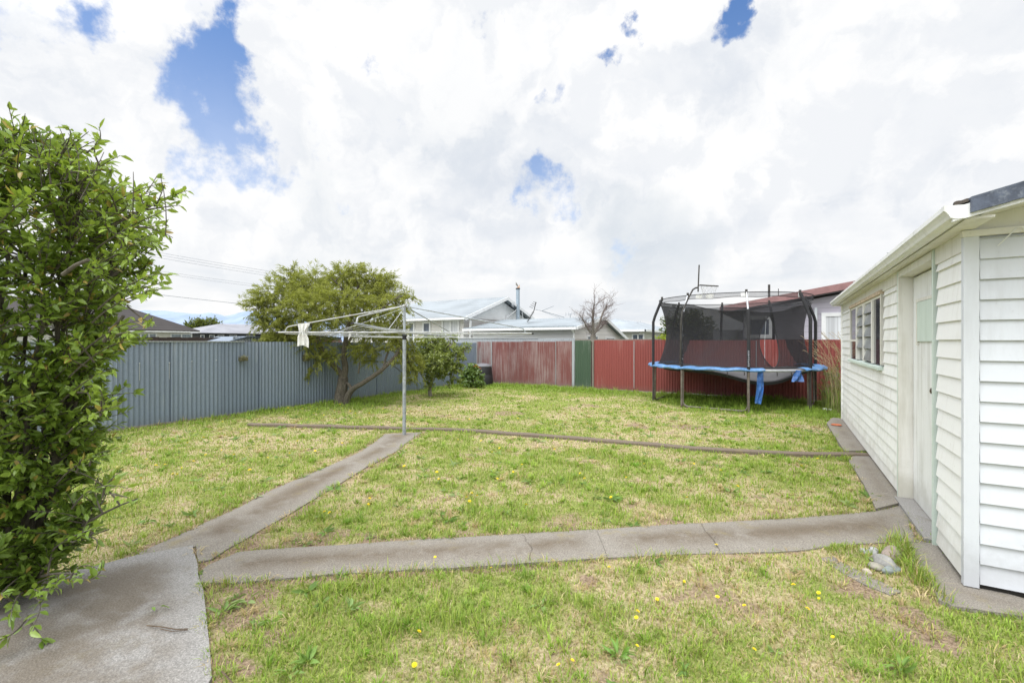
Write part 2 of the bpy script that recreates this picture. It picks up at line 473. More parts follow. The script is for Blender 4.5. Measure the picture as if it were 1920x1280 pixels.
slab_poly = [G(362,1028), G(242,1051), G(170,1071), G(90,1087), yard(-3.4,2.70), yard(-4.2,1.9), yard(-3.0,.6), yard(-1.0,.9), G(397,1280), G(382,1117), G(371,1084)]
diag_poly = [G(372,1056), G(368,1026.5), G(246,1048), G(300,1021), G(360,994), G(430,962), G(497,927), G(560,899), G(610,878), G(680,846), G(722,815), G(792,812), G(770,826), G(745,846), G(679,882), G(610,924), G(535,970), G(480,1002), G(429,1030), G(395,1052)]
cross_poly = [G(376,1096), G(374,1076), G(392,1062), G(447,1038), G(579,1028), G(704,1020), G(829,1013), G(960,1004), G(1140,993), G(1320,983), G(1480,974), G(1560,968), G(1642,961), G(1700,946), yard(3.02,3.42), G(1757,1022), G(1694,1017), G(1611,1022), G(1480,1036), G(1300,1042), G(1130,1048), G(960,1060), G(850,1067), G(735,1074), G(640,1081), G(579,1085), G(435,1097)]
def shed_x(px, off=0.0): return on_x(px, 0.957)
side_far = [G(1550,797), G(1583,851), Vector((0.975, on_x(1625,.957)-.0, 0)), Vector((0.975, 10.6, 0)), Vector((.80, 10.6, 0))]
side_mid = [G(1589,863), G(1620,912), G(1642,960), G(1698,945), Vector((0.985, on_x(1698,.957), 0)), Vector((.985, on_x(1626,.957), 0))]
side_near = [G(1694,1022), G(1712,1065), G(1749,1105), G(1760,1131), G(1786,1143), G(1920,1163), yard(2.9,1.75), yard(3.6,2.05), G(1920,1129), G(1830,1102), G(1812,1101), G(1757,1025)]
strip_poly = [G(1538,1048), G(1560,1043), G(1600,1066), G(1640,1085), G(1690,1110), G(1670,1116), G(1620,1096), G(1580,1075)]

LAWN = [Vector((-9.7, -2.5, 0)), Vector((6.2, -2.5, 0)), Vector((6.2, 13.72, 0)), Vector((-9.7, 13.72, 0))]
TR = yard(5.45, 11.45)                      # the trampoline's centre

DIRT = [(440,1165,.32),(470,1125,.22),(520,1190,.18),(1060,978,.28),(1230,970,.25),(830,780,.30),(790,770,.22),(1190,797,.35),(870,1005,.2),
        (560,1020,.25),(470,1025,.25),(700,1010,.15),(1560,1010,.2),(1100,1088,.16),(1380,1130,.14),(1445,1150,.13),(1130,1265,.16),(1730,1190,.17),(1650,1150,.15),(1540,1020,.25),(1600,815,.3),
        (1500,800,.35),(1290,800,.4),(1100,760,.4),(950,775,.4),(620,1000,.15),(260,1060,.25),(180,1085,.3),(1560,960,.2),(430,1245,.16),(1655,1000,.15),(1620,1100,.2),(1700,1150,.14)]
DIRT = [(G(a, b), r) for a, b, r in DIRT]
LUSH = [(TR.x, TR.y, 2.6), (TR.x+.5, TR.y+.7, 2.4)]
_tree = G(643,757); _lem = G(808,742)
def lawn_masks(x, y):
    """dry, dirt, lush in 0..1 over the lawn"""
    big = fbm(x, y, 1.5, 4); mid = fbm(x+40, y-9, 0.42, 3); fin = fbm(x-13, y+77, 0.13, 2)
    c = big*.30+mid*.42+fin*.28
    dry = sstep(c, .36, .64)
    lush = np.zeros(x.shape)
    for cx, cy, r in LUSH: lush = np.maximum(lush, sstep(np.hypot(x-cx, y-cy)+(mid-.5)*.8, r, r*.45))
    lush = np.maximum(lush, .85*sstep(y+(mid-.5)*.7, 11.6, 13.0)*sstep(x, -2.2, -4.5))
    lush = np.maximum(lush, .55*sstep(y+(mid-.5)*.5, 12.7, 13.5))
    lush = np.maximum(lush, .8*sstep(-x+(mid-.5)*.5, 8.7, 9.5)*sstep(y, 3.0, 6.0))
    lush = np.maximum(lush, .7*sstep(np.hypot(x-_tree.x, y-_tree.y)+(mid-.5)*.6, 1.7, .5))
    lush = np.maximum(lush, .9*sstep(np.hypot(x-.65, y-11.2), .8, .2))
    dirt = np.zeros(x.shape)
    for c0, r in DIRT: dirt = np.maximum(dirt, sstep(np.hypot(x-c0.x, y-c0.y)+(mid-.5)*.5*r/.3+(fin-.5)*.25, r, r*.25)*.85)
    dirt = np.maximum(dirt, sstep(mid*.5+fin*.5, .60, .70)*.6*(1-lush))
    for q_ in (diag_poly, cross_poly, slab_poly): dirt = np.maximum(dirt, .85*sstep(seg_dist(x, y, [(p.x, p.y) for p in q_])+(mid-.5)*.22+(fin-.5)*.10, .10, .02))
    dry = np.clip(dry*(1-.9*lush)+dirt*.25, 0, 1)
    return dry, np.clip(dirt*(1-.8*lush), 0, 1), lush
def lawn_z(x, y): return (fbm(x, y, 1.1, 3)-.5)*.035

nx, ny = 230, 240
gx = np.linspace(-9.7, 6.2, nx); gy = np.linspace(-2.5, 13.72, ny)
XX, YY = np.meshgrid(gx, gy); xf, yf = XX.ravel(), YY.ravel()
dry, dirt, lush = lawn_masks(xf, yf)
Vg = np.stack([xf, yf, lawn_z(xf, yf)], 1)
ii = np.arange(ny-1)[:, None]*nx+np.arange(nx-1)[None]; ii = ii.ravel()
Fg = np.stack([ii, ii+1, ii+nx+1, ii+nx], 1)
m, nt, b = new_mat('lawn_soil')
at = nd(nt, 'ShaderNodeAttribute', attribute_name='Col')
sp = nd(nt, 'ShaderNodeSeparateColor', {0: at.outputs['Color']})
v = coords(nt)
n1 = noise_fac(nt, v, 9, 5, .65); n2 = noise_fac(nt, v, 55, 4, .7); n3 = noise_fac(nt, v, 160, 2, .6)
green = mix(nt, ramp(nt, n2, .3, .7), (.20, .23, .06), (.40, .42, .15))
straw = mix(nt, ramp(nt, n2, .3, .72), (.36, .285, .155), (.66, .56, .36))
soil = mix(nt, ramp(nt, n2, .3, .7), (.20, .14, .095), (.46, .35, .245))
c = mix(nt, ramp(nt, mth(nt, 'ADD', sp.outputs[0], mth(nt, 'MULTIPLY', mth(nt, 'SUBTRACT', n1, .5), 1.3)), .25, 1.05), green, straw)
c = mix(nt, ramp(nt, mth(nt, 'ADD', sp.outputs[1], mth(nt, 'MULTIPLY', mth(nt, 'SUBTRACT', n2, .5), .8)), .3, .7), c, soil)
c = mix(nt, mth(nt, 'MULTIPLY', sp.outputs[2], .8), c, (.10, .16, .028))
setin(nt, b, Base_Color=c, Roughness=.95); b.inputs['Specular IOR Level'].default_value = .1
bump(nt, b, mth(nt, 'ADD', n2, mth(nt, 'MULTIPLY', n3, .5)), .9, .03)
lawn = np_mesh('lawn', Vg, Fg, m, np.stack([dry, dirt, lush], 1), smooth=True); tag(lawn, kind='structure')

m_far = mat_plain('far_ground', (.16, .17, .12), .95, .3, .4)
g = MB()
for r0, r1 in ((0, 40), (40, 400), (400, 20000)):
    n = 48
    ring = lambda r: [Vector((r*math.cos(2*math.pi*k/n), r*math.sin(2*math.pi*k/n), -.07)) for k in range(n)]
    if r0 == 0: g.poly(ring(r1))
    else:
        a, c2_ = ring(r0), ring(r1)
        for k in range(n): g.poly([a[k], a[(k+1) % n], c2_[(k+1) % n], c2_[k]])
tag(g.build('ground', m_far), kind='structure')

def mat_concrete(name, base=(.240, .220, .190), dark=(.085, .064, .042), moss=(.24, .20, .09), amount=.8):
    m, nt, b = new_mat(name)
    v = coords(nt)
    big = noise_fac(nt, v, 1.5, 6, .62); med = noise_fac(nt, v, 7, 5, .65); grit = noise_fac(nt, v, 120, 3, .7); agg = nd(nt, 'ShaderNodeTexVoronoi', {'Vector': v, 'Scale': 85.0}).outputs['Distance']
    c = mix(nt, ramp(nt, grit, .34, .66), tuple(x*.72 for x in base), tuple(x*1.22 for x in base))
    c = mix(nt, mth(nt, 'MULTIPLY', ramp(nt, agg, .10, .26, .8, 0), .9), c, tuple(min(1, x*1.9) for x in base))
    edge = nd(nt, 'ShaderNodeAttribute', attribute_name='Col').outputs['Fac']
    stain = mth(nt, 'MULTIPLY', ramp(nt, mth(nt, 'ADD', mth(nt, 'MULTIPLY', big, .62), mth(nt, 'MULTIPLY', med, .38)), .34, .56), amount)
    stain = mth(nt, 'MULTIPLY', stain, ramp(nt, edge, .15, 1.0, .12, 1.0))
    c = mix(nt, stain, c, mix(nt, ramp(nt, grit, .3, .7), dark, tuple(x*1.7 for x in dark)))
    c = mix(nt, ramp(nt, noise_fac(nt, v, 4.5, 6, .7), .55, .72, 0, .5), c, moss)
    setin(nt, b, Base_Color=c, Roughness=.9); b.inputs['Specular IOR Level'].default_value = .25
    bump(nt, b, mth(nt, 'ADD', mth(nt, 'ADD', grit, mth(nt, 'MULTIPLY', agg, .6)), mth(nt, 'MULTIPLY', med, 1.2)), .55, .008)
    return m
m_conc = mat_concrete('path_concrete')
m_conc2 = mat_concrete('slab_concrete', (.275, .267, .255), (.10, .082, .06), (.15, .125, .08), .8)
m_kerb = mat_concrete('kerb_concrete', (.165, .132, .102), (.10, .085, .065), (.20, .17, .09), .7)

import bmesh
def slab(name, poly, z, mat, amp=.014, dome=0.0):
    """a cast slab: dense top surface with a stain mask (distance from the edge) and a real side"""
    pts = jitter_poly(poly, .1, amp)
    bm = bmesh.new()
    f = bm.faces.new([bm.verts.new((p.x, p.y, 0)) for p in pts])
    bmesh.ops.triangulate(bm, faces=[f])
    for _ in range(5):
        long = [e for e in bm.edges if e.calc_length() > .22]
        if not long: break
        bmesh.ops.subdivide_edges(bm, edges=long, cuts=1)
        bmesh.ops.triangulate(bm, faces=[q for q in bm.faces if len(q.verts) > 3])
    if sum(q.normal.z for q in bm.faces) < 0: bmesh.ops.reverse_faces(bm, faces=bm.faces[:])
    vx = np.array([v.co[:] for v in bm.verts]); d = seg_dist(vx[:, 0], vx[:, 1], [(p.x, p.y) for p in pts])
    zz = lawn_z(vx[:, 0], vx[:, 1])*.4+z+dome*sstep(d, 0, .2)
    for v, q in zip(bm.verts, zz): v.co.z = q
    bnd = [e for e in bm.edges if e.is_boundary]
    ex = bmesh.ops.extrude_edge_only(bm, edges=bnd)
    for v in [g for g in ex['geom'] if isinstance(g, bmesh.types.BMVert)]: v.co.z = -.06
    bm.normal_update()
    me = bpy.data.meshes.new(name); bm.to_mesh(me); bm.free()
    vv = np.zeros(len(me.vertices)*3); me.vertices.foreach_get('co', vv); vv = vv.reshape(-1, 3)
    d = seg_dist(vv[:, 0], vv[:, 1], [(p.x, p.y) for p in pts])
    e = np.clip(d/.26, 0, 1)
    at = me.color_attributes.new('Col', 'FLOAT_COLOR', 'POINT')
    at.data.foreach_set('color', np.stack([e, e, e, np.ones_like(e)], 1).astype(np.float32).ravel())
    me.materials.append(mat)
    o = bpy.data.objects.new(name, me); COL.objects.link(o); tag(o, kind='structure')
    return o
slab('concrete_slab', slab_poly, .026, m_conc2, .010)
slab('path_to_clothesline', diag_poly, .012, m_conc, .020, .014)
_top = [(374,1076),(392,1062),(447,1038),(579,1028),(704,1020),(829,1013),(960,1004),(985,1002.5),(1118,994.5),(1140,993),(1318,983),(1480,974),(1560,968),(1642,961),(1700,946)]
_bot = [(376,1096),(376,1096),(435,1097),(579,1085),(735,1074),(850,1067),(960,1060),(1003,1057),(1138,1048),(1160,1047),(1344,1041),(1480,1036),(1611,1022),(1694,1017),(1757,1022)]
_cut = [0, 8, 14]
for a_, b_ in zip(_cut, _cut[1:]):
    q = [G(*p) for p in _top[a_:b_+1]]+([yard(3.02, 3.42)] if b_ == 14 else [])+[G(*p) for p in reversed(_bot[a_:b_+1])]
    if a_: 
        for i_ in (0, -1): q[i_] = q[i_]+yard(.006 if a_ != 8 else .004, 0)
    slab('path_to_shed', q, .015-.003*(a_ == 8), m_conc, .016, .014)
slab('path_beside_shed', side_far, .045, m_conc, .006)
slab('path_beside_shed', side_mid, .030, m_conc, .006)
slab('path_beside_shed', side_near, .024, m_conc, .012)
slab('sunken_path', strip_poly, .006, m_conc, .02)
m_crack = mat_plain('crack_dirt', (.075, .06, .045), 1.0, .4, 30)
_cp = [(p.x, p.y) for p in cross_poly]
def crack(pts, w_):
    P3 = jitter_poly([G(*p) for p in pts], .03, .03, False); s = MB(); q = np.array([(p.x, p.y) for p in P3])
    zz = lawn_z(q[:, 0], q[:, 1])*.4+.015+.014*sstep(seg_dist(q[:, 0], q[:, 1], _cp), 0, .2)+.0035
    L_, R_ = [], []
    for i, p in enumerate(P3):
        t = (P3[min(i+1, len(P3)-1)]-P3[max(i-1, 0)]).normalized(); ww = w_*(.35+.9*rng.random()); n_ = Vector((-t.y, t.x, 0))*ww
        L_.append(Vector((p.x, p.y, zz[i]))+n_); R_.append(Vector((p.x, p.y, zz[i]))-n_)
    for i in range(len(P3)-1): s.poly([L_[i], R_[i], R_[i+1], L_[i+1]])
    tag(s.build('path_crack', m_crack), kind='structure')
crack([(978, 1006), (985, 1022), (998, 1036), (994, 1055)], .0018)
crack([(1318, 986), (1322, 1004), (1338, 1020), (1350, 1038)], .0018)
crack([(1345, 1012), (1338, 1020)], .0013)
# kerb that divides the lawn
kerb_px = [(468,798),(530,800),(600,802),(670,804),(740,806),(830,808),(910,812),(1000,819),(1080,825),(1160,832),(1230,838),(1300,844),(1380,849),(1450,853),(1520,856),(1575,857),(1627,857)]
kp = [G(*p) for p in kerb_px]
kerb_line = jitter_poly(kp, .15, .012, False)
kb = MB()
prof = [(-.06, -.05), (-.058, .040), (-.045, .052), (.045, .052), (.058, .042), (.06, -.05)]
rows = []
for i, p in enumerate(kerb_line):
    t = (kerb_line[min(i+1, len(kerb_line)-1)]-kerb_line[max(i-1, 0)]).normalized(); nrm = Vector((-t.y, t.x, 0))
    rows.append([p+nrm*u+Vector((0, 0, h+.012*mnoise.noise(p*2.3))) for u, h in prof])
for a, b_ in zip(rows, rows[1:]):
    for k in range(len(prof)-1): kb.poly([a[k], a[k+1], b_[k+1], b_[k]])
kb.poly(rows[0]); kb.poly(rows[-1])
tag(kb.build('lawn_kerb', m_kerb), kind='structure')

# ------------------------------------------------------------------ grass
HARD = [[(p.x, p.y) for p in q] for q in (slab_poly, diag_poly, cross_poly, side_far, side_mid, side_near)]
_u = np.array([(p.x, p.y) for p in kp])
def on_hard(x, y, margin=0.0):
    o = np.zeros(x.shape, bool)
    for q in HARD:
        i = in_poly(x, y, q)
        if margin: i &= ~(seg_dist(x, y, q) < margin)
        o |= i
    o |= seg_dist(x, y, kp, closed=False) < .055
    o |= (x > .955) & (y > 3.76)                      # inside the shed
    return o
def lawn_points(n_m2, d0, d1, spread=1.42):
    area = spread*(d1*d1-d0*d0); n = int(area*n_m2)
    Yc = np.sqrt(rng.random(n)*(d1*d1-d0*d0)+d0*d0); Xc = (rng.random(n)*2-1)*spread*Yc
    x = C_*Xc-S_*Yc; y = S_*Xc+C_*Yc
    k = (x > -9.58) & (x < 6) & (y < 13.55) & (y > -2.4)
    x, y, Yc = x[k], y[k], Yc[k]
    k = ~on_hard(x, y, .018)
    return x[k], y[k], Yc[k]
def blades(x, y, h, wd, lean, az, cols, z0=None):
    n = len(x); z = lawn_z(x, y) if z0 is None else z0
    base = np.stack([x, y, z-.004], 1)
    d = np.stack([np.cos(az), np.sin(az), np.zeros(n)], 1); s = np.stack([-np.sin(az), np.cos(az), np.zeros(n)], 1)
    H_1 = h*.55; upv = np.array([0, 0, 1.0])
    m_ = base+upv*(H_1*np.cos(lean*.55))[:, None]+d*(H_1*np.sin(lean*.55))[:, None]
    t_ = m_+upv*(h*.5*np.cos(lean*1.25))[:, None]+d*(h*.5*np.sin(lean*1.25))[:, None]
    W = wd[:, None]*.5
    V = np.stack([base-s*W, base+s*W, m_-s*W*.8, m_+s*W*.8, t_], 1).reshape(-1, 3)
    F0 = np.array([(0, 1, 3), (0, 3, 2), (2, 3, 4)])
    Fc = (np.arange(n)[:, None, None]*5+F0[None]).reshape(-1, 3)
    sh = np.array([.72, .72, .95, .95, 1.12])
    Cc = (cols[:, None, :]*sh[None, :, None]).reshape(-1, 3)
    return V, Fc, Cc
GREENS = np.array([(.195, .325, .035), (.30, .425, .060), (.395, .485, .095), (.265, .37, .075)])
STRAWS = np.array([(.50, .385, .20), (.62, .51, .30), (.41, .30, .155), (.47, .43, .16)])
m_grass = mat_leaf('grass_blades', .6, .3, .25)
allV, allF, allC = [], [], []; off = 0
def push(t):
    global off
    V, Fc, Cc = t
    allV.append(V); allF.append(Fc+off); allC.append(Cc); off += len(V)
for d0, d1, den, wmul in ((1.35, 2.6, 7000, 1.0), (2.6, 4.2, 4200, 1.2), (4.2, 6.5, 2300, 1.6), (6.5, 10, 1200, 2.2), (10, 19, 620, 3.0)):
    x, y, dd = lawn_points(den, d0, d1)
    dry, dirt, lush = lawn_masks(x, y)
    keep = rng.random(len(x)) > dirt*.80
    x, y, dry, dirt, lush = x[keep], y[keep], dry[keep], dirt[keep], lush[keep]
    n = len(x)
    isdry = rng.random(n) < np.clip(.08+dry*.40, 0, .9)*(1-.85*lush)
    tuft = fbm(x+3, y+8, .22, 2)
    col = np.where(isdry[:, None], STRAWS[rng.integers(0, 4, n)], GREENS[rng.integers(0, 4, n)])
    col = col*(.8+.4*rng.random((n, 1)))
    col = col*(1-.62*lush[:, None])+lush[:, None]*.62*np.array([.22, .36, .045])*(.7+.6*rng.random((n, 1)))
    h = (.022+.030*rng.random(n)+.045*sstep(tuft, .5, .72)*(1-dry))*(1+1.3*lush)*np.where(isdry, .95, 1.0)
    lean = np.where(isdry, .8+.75*rng.random(n), .25+.95*rng.random(n))
    wd = (.0028+.0028*rng.random(n))*wmul
    push(blades(x, y, h, wd, lean, rng.random(n)*6.283, col))
# tussocks: coarser blades fanning out of one root
def tussocks(den, d0, d1, wmul, straw=False):
    x, y, dd = lawn_points(den, d0, d1)
    dry, dirt, lush = lawn_masks(x, y); cl = fbm(x-5, y+2, .5, 3)
    k = rng.random(len(x)) < (sstep(dry, .3, .9)*.7+dirt*.8 if straw else (1-.75*dry)*(1-.6*dirt)*sstep(cl, .38, .58)); x, y = x[k], y[k]; n0 = len(x)
    nb = rng.integers(9, 24, n0); i = np.repeat(np.arange(n0), nb); n = len(i)
    r0 = (.010+.022*rng.random(n0))[i]; az = rng.random(n)*6.283; u = np.sqrt(rng.random(n))
    X0 = x[i]+r0*u*np.cos(az); Y0 = y[i]+r0*u*np.sin(az); k = ~on_hard(X0, Y0, .02)
    tone = (.80+.35*rng.random((n0, 1)))[i]
    c = (STRAWS if straw else GREENS)[rng.integers(0, 4, n0)][i]*np.array([.86, 1.0, .8] if not straw else [1.05, 1.02, 1.0])*tone*(.8+.4*rng.random((n, 1)))
    sz = (.038+.048*rng.random(n0)**1.5)[i]*(.6+.6*rng.random(n))
    lean = (.25+u*.85+.25*rng.random(n)) if not straw else 1.0+.6*rng.random(n)
    V = [q[k] for q in (X0, Y0, sz*(1.15 if straw else 1), (.0032+.0032*rng.random(n))*wmul, lean, az+.5*rng.normal(size=n), c)]
    push(blades(*V))
for a in ((95, 1.35, 2.6, 1.0), (75, 2.6, 4.2, 1.2), (45, 4.2, 6.5, 1.6), (26, 6.5, 10, 2.2), (12, 10, 17, 3.2)): tussocks(*a)
for a in ((60, 1.35, 2.6, .8), (45, 2.6, 4.2, 1.0), (25, 4.2, 6.5, 1.4), (12, 6.5, 10, 2.0)): tussocks(*a, straw=True)
# ragged fringe along slab edges, fence feet and the shed
def fringe(line, n_m, hmin, hmax, spread, closed=False, colset=None, wd=.005):
    L = [Vector((p[0], p[1], 0)) for p in line]
    for a, b_ in zip(L, L[1:]+([L[0]] if closed else [])):
        n = int((b_-a).length*n_m)
        if n < 1: continue
        t = rng.random(n); x = a.x+(b_.x-a.x)*t+rng.normal(size=n)*spread; y = a.y+(b_.y-a.y)*t+rng.normal(size=n)*spread
        cl = fbm(x+9, y, .35, 2); k = (cl > .46) & ~on_hard(x, y, .03); x, y, cl = x[k], y[k], cl[k]; n = len(x)
        if n < 1: continue
        col = (GREENS if colset is None else colset)[rng.integers(0, 4, n)]*(.75+.45*rng.random((n, 1)))
        dr = rng.random(n) < .22; col[dr] = STRAWS[rng.integers(0, 4, dr.sum())]
        h = (hmin+(hmax-hmin)*rng.random(n)**1.6)*sstep(cl, .44, .62)+.02
        push(blades(x, y, h, np.full(n, wd)*(.7+.6*rng.random(n)), .3+.9*rng.random(n), rng.random(n)*6.283, col))
near_edges = [G(376,1098), G(435,1099), G(579,1088), G(735,1077), G(960,1063), G(1130,1051), G(1300,1045), G(1480,1039), G(1611,1026)]
fringe(near_edges, 330, .02, .085, .04, wd=.005)
fringe([G(447,1035), G(579,1025), G(829,1010), G(1140,990), G(1480,971), G(1640,958)], 260, .02, .08, .03, wd=.005)
fringe([G(392,1058), G(429,1028), G(535,967), G(679,880), G(790,812)], 260, .03, .09, .03, wd=.005)
fringe([G(246,1046), G(360,990), G(497,923), G(610,876), G(722,815)], 220, .02, .08, .03, wd=.005)
fringe([G(1694,1024), G(1712,1067), G(1749,1108), G(1786,1146), G(1920,1166)], 420, .04, .14, .03, wd=.005)
fringe([G(1645,1010), G(1692,1022), G(1700,1045), G(1720,1080), G(1745,1105)], 900, .04, .14, .05, wd=.005)
fringe([G(1500,1036), G(1560,1024), G(1600,1022)], 900, .05, .15, .04, wd=.005)
fringe([G(378,1100), G(390,1140), G(397,1280)], 300, .02, .07, .03, wd=.0045)
fringe([G(1550,800), G(1585,858), G(1620,914), G(1642,958)], 300, .03, .10, .03, wd=.006)
fringe([(-9.55, 3), (-9.55, 13.5)], 180, .05, .16, .05, wd=.009)
fringe([(-9.4, 13.52), (3.0, 13.52)], 160, .05, .15, .06, wd=.011)
fringe(kp, 150, .03, .08, .06, wd=.008)
fringe([(x, y) for x, y in ((_tree.x-.5, _tree.y-.1), (_tree.x+.5, _tree.y-.15))], 400, .06, .2, .15, wd=.008)
fringe([(.9, 3.70), (1.7, 3.70), (2.4, 3.70)], 300, .04, .12, .02, wd=.005)
# flat rosettes of broad-leaved weeds all through the turf
x, y, dd = lawn_points(7.0, 1.4, 9)
dry, dirt, lush = lawn_masks(x, y); k = rng.random(len(x)) > .25; x, y = x[k], y[k]
for X0, Y0 in zip(x, y):
    nl = rng.integers(5, 11); az = rng.random(nl)*6.283; sz = .03+.055*rng.random()
    pos = np.stack([X0+.006*np.cos(az), Y0+.006*np.sin(az), np.full(nl, float(lawn_z(np.array(X0), np.array(Y0)))+.008)], 1)
    dr = np.stack([np.cos(az), np.sin(az), .25+.5*rng.random(nl)], 1)
    c0 = np.array([(.16, .27, .07), (.22, .33, .10), (.27, .36, .14)])[rng.integers(0, 3)]
    V, Fc, Cc = leaf_arrays(pos, dr, sz*(.7+.6*rng.random(nl)), sz*.30*(.7+.5*rng.random(nl)), np.tile(c0, (nl, 1))*(.8+.4*rng.random((nl, 1))), .15, .35)
    push((V, Fc, Cc))
gr = np_mesh('grass', np.concatenate(allV), np.concatenate(allF), m_grass, np.concatenate(allC)); tag(gr, 'short patchy lawn grass of green and straw blades', kind='stuff')
print('grass faces', len(gr.data.polygons))

# larger broad-leaved weeds that stand out
m_weed = mat_leaf('weed_leaf', .5, .3, .4)
def broad_weed(px, py, size, n, label, col=(.20, .33, .07), group='broad-leaved weeds in the lawn'):
    p = G(px, py); az = rng.random(n)*6.283
    pos = np.stack([p.x+.01*np.cos(az), p.y+.01*np.sin(az), np.full(n, .012)], 1)
    dr = np.stack([np.cos(az), np.sin(az), .3+.9*rng.random(n)], 1)
    V, Fc, Cc = leaf_arrays(pos, dr, size*(.6+.6*rng.random(n)), size*.26*(.7+.5*rng.random(n)), np.tile(col, (n, 1))*(.75+.5*rng.random((n, 1))), .2, .4)
    o = np_mesh('broadleaf_weed', V, Fc, m_weed, Cc, origin=(p.x, p.y, 0)); tag(o, label, 'weed', group)
broad_weed(578, 1245, .085, 16, 'big bright green dock plant near the corner of the concrete slab')
broad_weed(545, 1268, .07, 10, 'second dock plant just below the biggest one, cut by the bottom edge')
broad_weed(420, 1150, .08, 14, 'spreading grassy weed in bare soil beside the slab edge', (.22, .34, .10))
broad_weed(1690, 1258, .07, 14, 'green weed in the lawn below the sunken concrete strip', (.18, .30, .06))
broad_weed(1160, 1235, .07, 16, 'dark green weed clump in the middle of the lawn near the photo bottom', (.16, .30, .05))
broad_weed(655, 1145, .075, 12, 'flat pale weed rosette in the front lawn below the cross path', (.24, .36, .12))
broad_weed(925, 712, .34, 34, 'small leafy weed at the foot of the faded red fence', (.13, .24, .05))

# dandelions, each a thing of its own
m_yel, nt, b = new_mat('dandelion_yellow'); setin(nt, b, Base_Color=(.82, .67, .02), Roughness=.6)
m_stem, nt, b = new_mat('dandelion_stem'); setin(nt, b, Base_Color=(.2, .3, .07), Roughness=.6)
def dandelion_mesh():
    s = MB(); s.tube([(0, 0, 0), (.004, .002, .03), (.002, 0, .062)], .0016, 5); ns = len(s.f)
    for ring, n, r, z in ((0, 14, .019, .064), (1, 10, .013, .068), (2, 6, .007, .071)):
        for k in range(n):
            a = 2*math.pi*k/n+ring*.3; c, d = math.cos(a), math.sin(a); wv = Vector((-d, c, 0))*.0035
            s.poly([Vector((0, 0, z-.004)), Vector((c*r*.6, d*r*.6, z))-wv, Vector((c*r, d*r, z-.001)), Vector((c*r*.6, d*r*.6, z))+wv])
    o = s.build('dandelion', [m_stem, m_yel])
    for i, p in enumerate(o.data.polygons): p.material_index = 0 if i < ns else 1
    return o
D_NEAR = [(1440,1067),(1143,1076),(1282,1096),(1281,1104),(1345,1131),(1231,1132),(1489,1103),(1491,1109),(1537,1118),(1540,1128),(1509,1151),(1400,1149),(1191,1157),(1195,1168),(1566,1202),(1190,1220),(1409,1228),(1070,1247),(1052,1256),(780,1195),(779,1255),(1344,1031),(818,1049),(923,1068)]
D_MID = [(690,943),(687,955),(880,936),(878,942),(896,938),(880,950),(931,905),(826,905),(820,893),(960,892),(1100,905),(1092,895),(1210,880),(1300,875),(1499,872),(1500,880),(1535,868),(1180,905),(1150,940),(1010,930),(980,880),(920,855),(860,830),(905,832),(940,845),(1040,850),(1085,862),(780,860),(760,880),(1380,920),(1290,945),(985,955),(614,968),(626,972),(1430,930),(1350,890)]
D_LEFT = [(330,895),(334,901),(344,885),(360,872),(310,878),(280,868),(290,880),(390,860),(420,850),(440,862),(455,880),(470,890),(500,865),(545,860),(590,850),(350,838),(425,822),(420,795),(380,828),(300,835),(500,840),(560,835),(640,838),(660,830),(260,890),(262,905)]
D_TREE = [(565,772),(580,768),(591,772),(540,770),(590,778),(625,775),(636,762),(645,768),(655,775),(664,778),(700,765),(720,770),(690,780),(610,782),(536,778)]
D_FAR = [(835,760),(858,768),(905,755),(980,748),(1020,745),(1035,752),(1070,745),(1175,732),(1198,730),(1204,734),(1210,746),(1250,752),(1110,770),(1145,778),(1170,765),(880,790),(970,790),(1040,800),(1100,800),(1238,790),(1440,800),(1475,785),(1330,775),(1210,768)]
d0 = None
for pts, lab, grp in ((D_NEAR, 'yellow dandelion flower in the lawn below the cross path', 'dandelions in the near lawn'),
                      (D_MID, 'yellow dandelion flower in the lawn between cross path and kerb', 'dandelions in the middle lawn'),
                      (D_LEFT, 'yellow dandelion flower in the lawn between grey fence and diagonal path', 'dandelions in the lawn by the grey fence'),
                      (D_TREE, 'yellow dandelion flower in the grass at the feathery tree', 'dandelions at the feathery tree'),
                      (D_FAR, 'yellow dandelion flower in the back lawn beyond the kerb', 'dandelions in the back lawn')):
    for px, py in pts:
        p = G(px, py)
        if d0 is None: d0 = dandelion_mesh(); o = d0
        else: o = d0.copy(); COL.objects.link(o)
        s_ = random.uniform(.5, .78)*(1 if py > 800 else 1.15); s_ *= 1.35 if py < 1000 else 1.0; o.scale = (s_, s_, random.uniform(.85, 1.2) if py < 1000 else s_*random.uniform(.8, 1.15)); o.location = (p.x, p.y, float(lawn_z(np.array(p.x), np.array(p.y)))-.004)
        tilt = random.uniform(.1, .55); o.rotation_euler = (tilt*random.choice((-1, 1)), random.uniform(-.3, .3), random.uniform(0, 6.28))
        tag(o, lab, 'dandelion', grp)

# stones in the corner by the shed path
def stone(px, py, rx, ry, rz, col, label, seed, z=0.0, rough=.8):
    p = G(px, py); bm = bmesh.new(); bmesh.ops.create_icosphere(bm, subdivisions=3, radius=1)
    for v in bm.verts:
        q = v.co.copy(); k = 1+.32*mnoise.noise(q*1.1+Vector((seed*7.3, 0, 0)))+.10*mnoise.noise(q*3.1+Vector((0, seed*3.1, 0)))
        v.co = Vector((q.x*rx*k, q.y*ry*k, max(q.z, -.45)*rz*k))
    me = bpy.data.meshes.new('stone'); bm.to_mesh(me); bm.free()
    for f in me.polygons: f.use_smooth = True
    me.materials.append(mat_plain('stone_'+str(seed), col, rough, .3, 14))
    o = bpy.data.objects.new('stone', me); COL.objects.link(o); o.location = (p.x, p.y, z+rz*.35); o.rotation_euler = (0, 0, seed*1.3)
    tag(o, label, 'stone', 'stones heaped by the shed path')
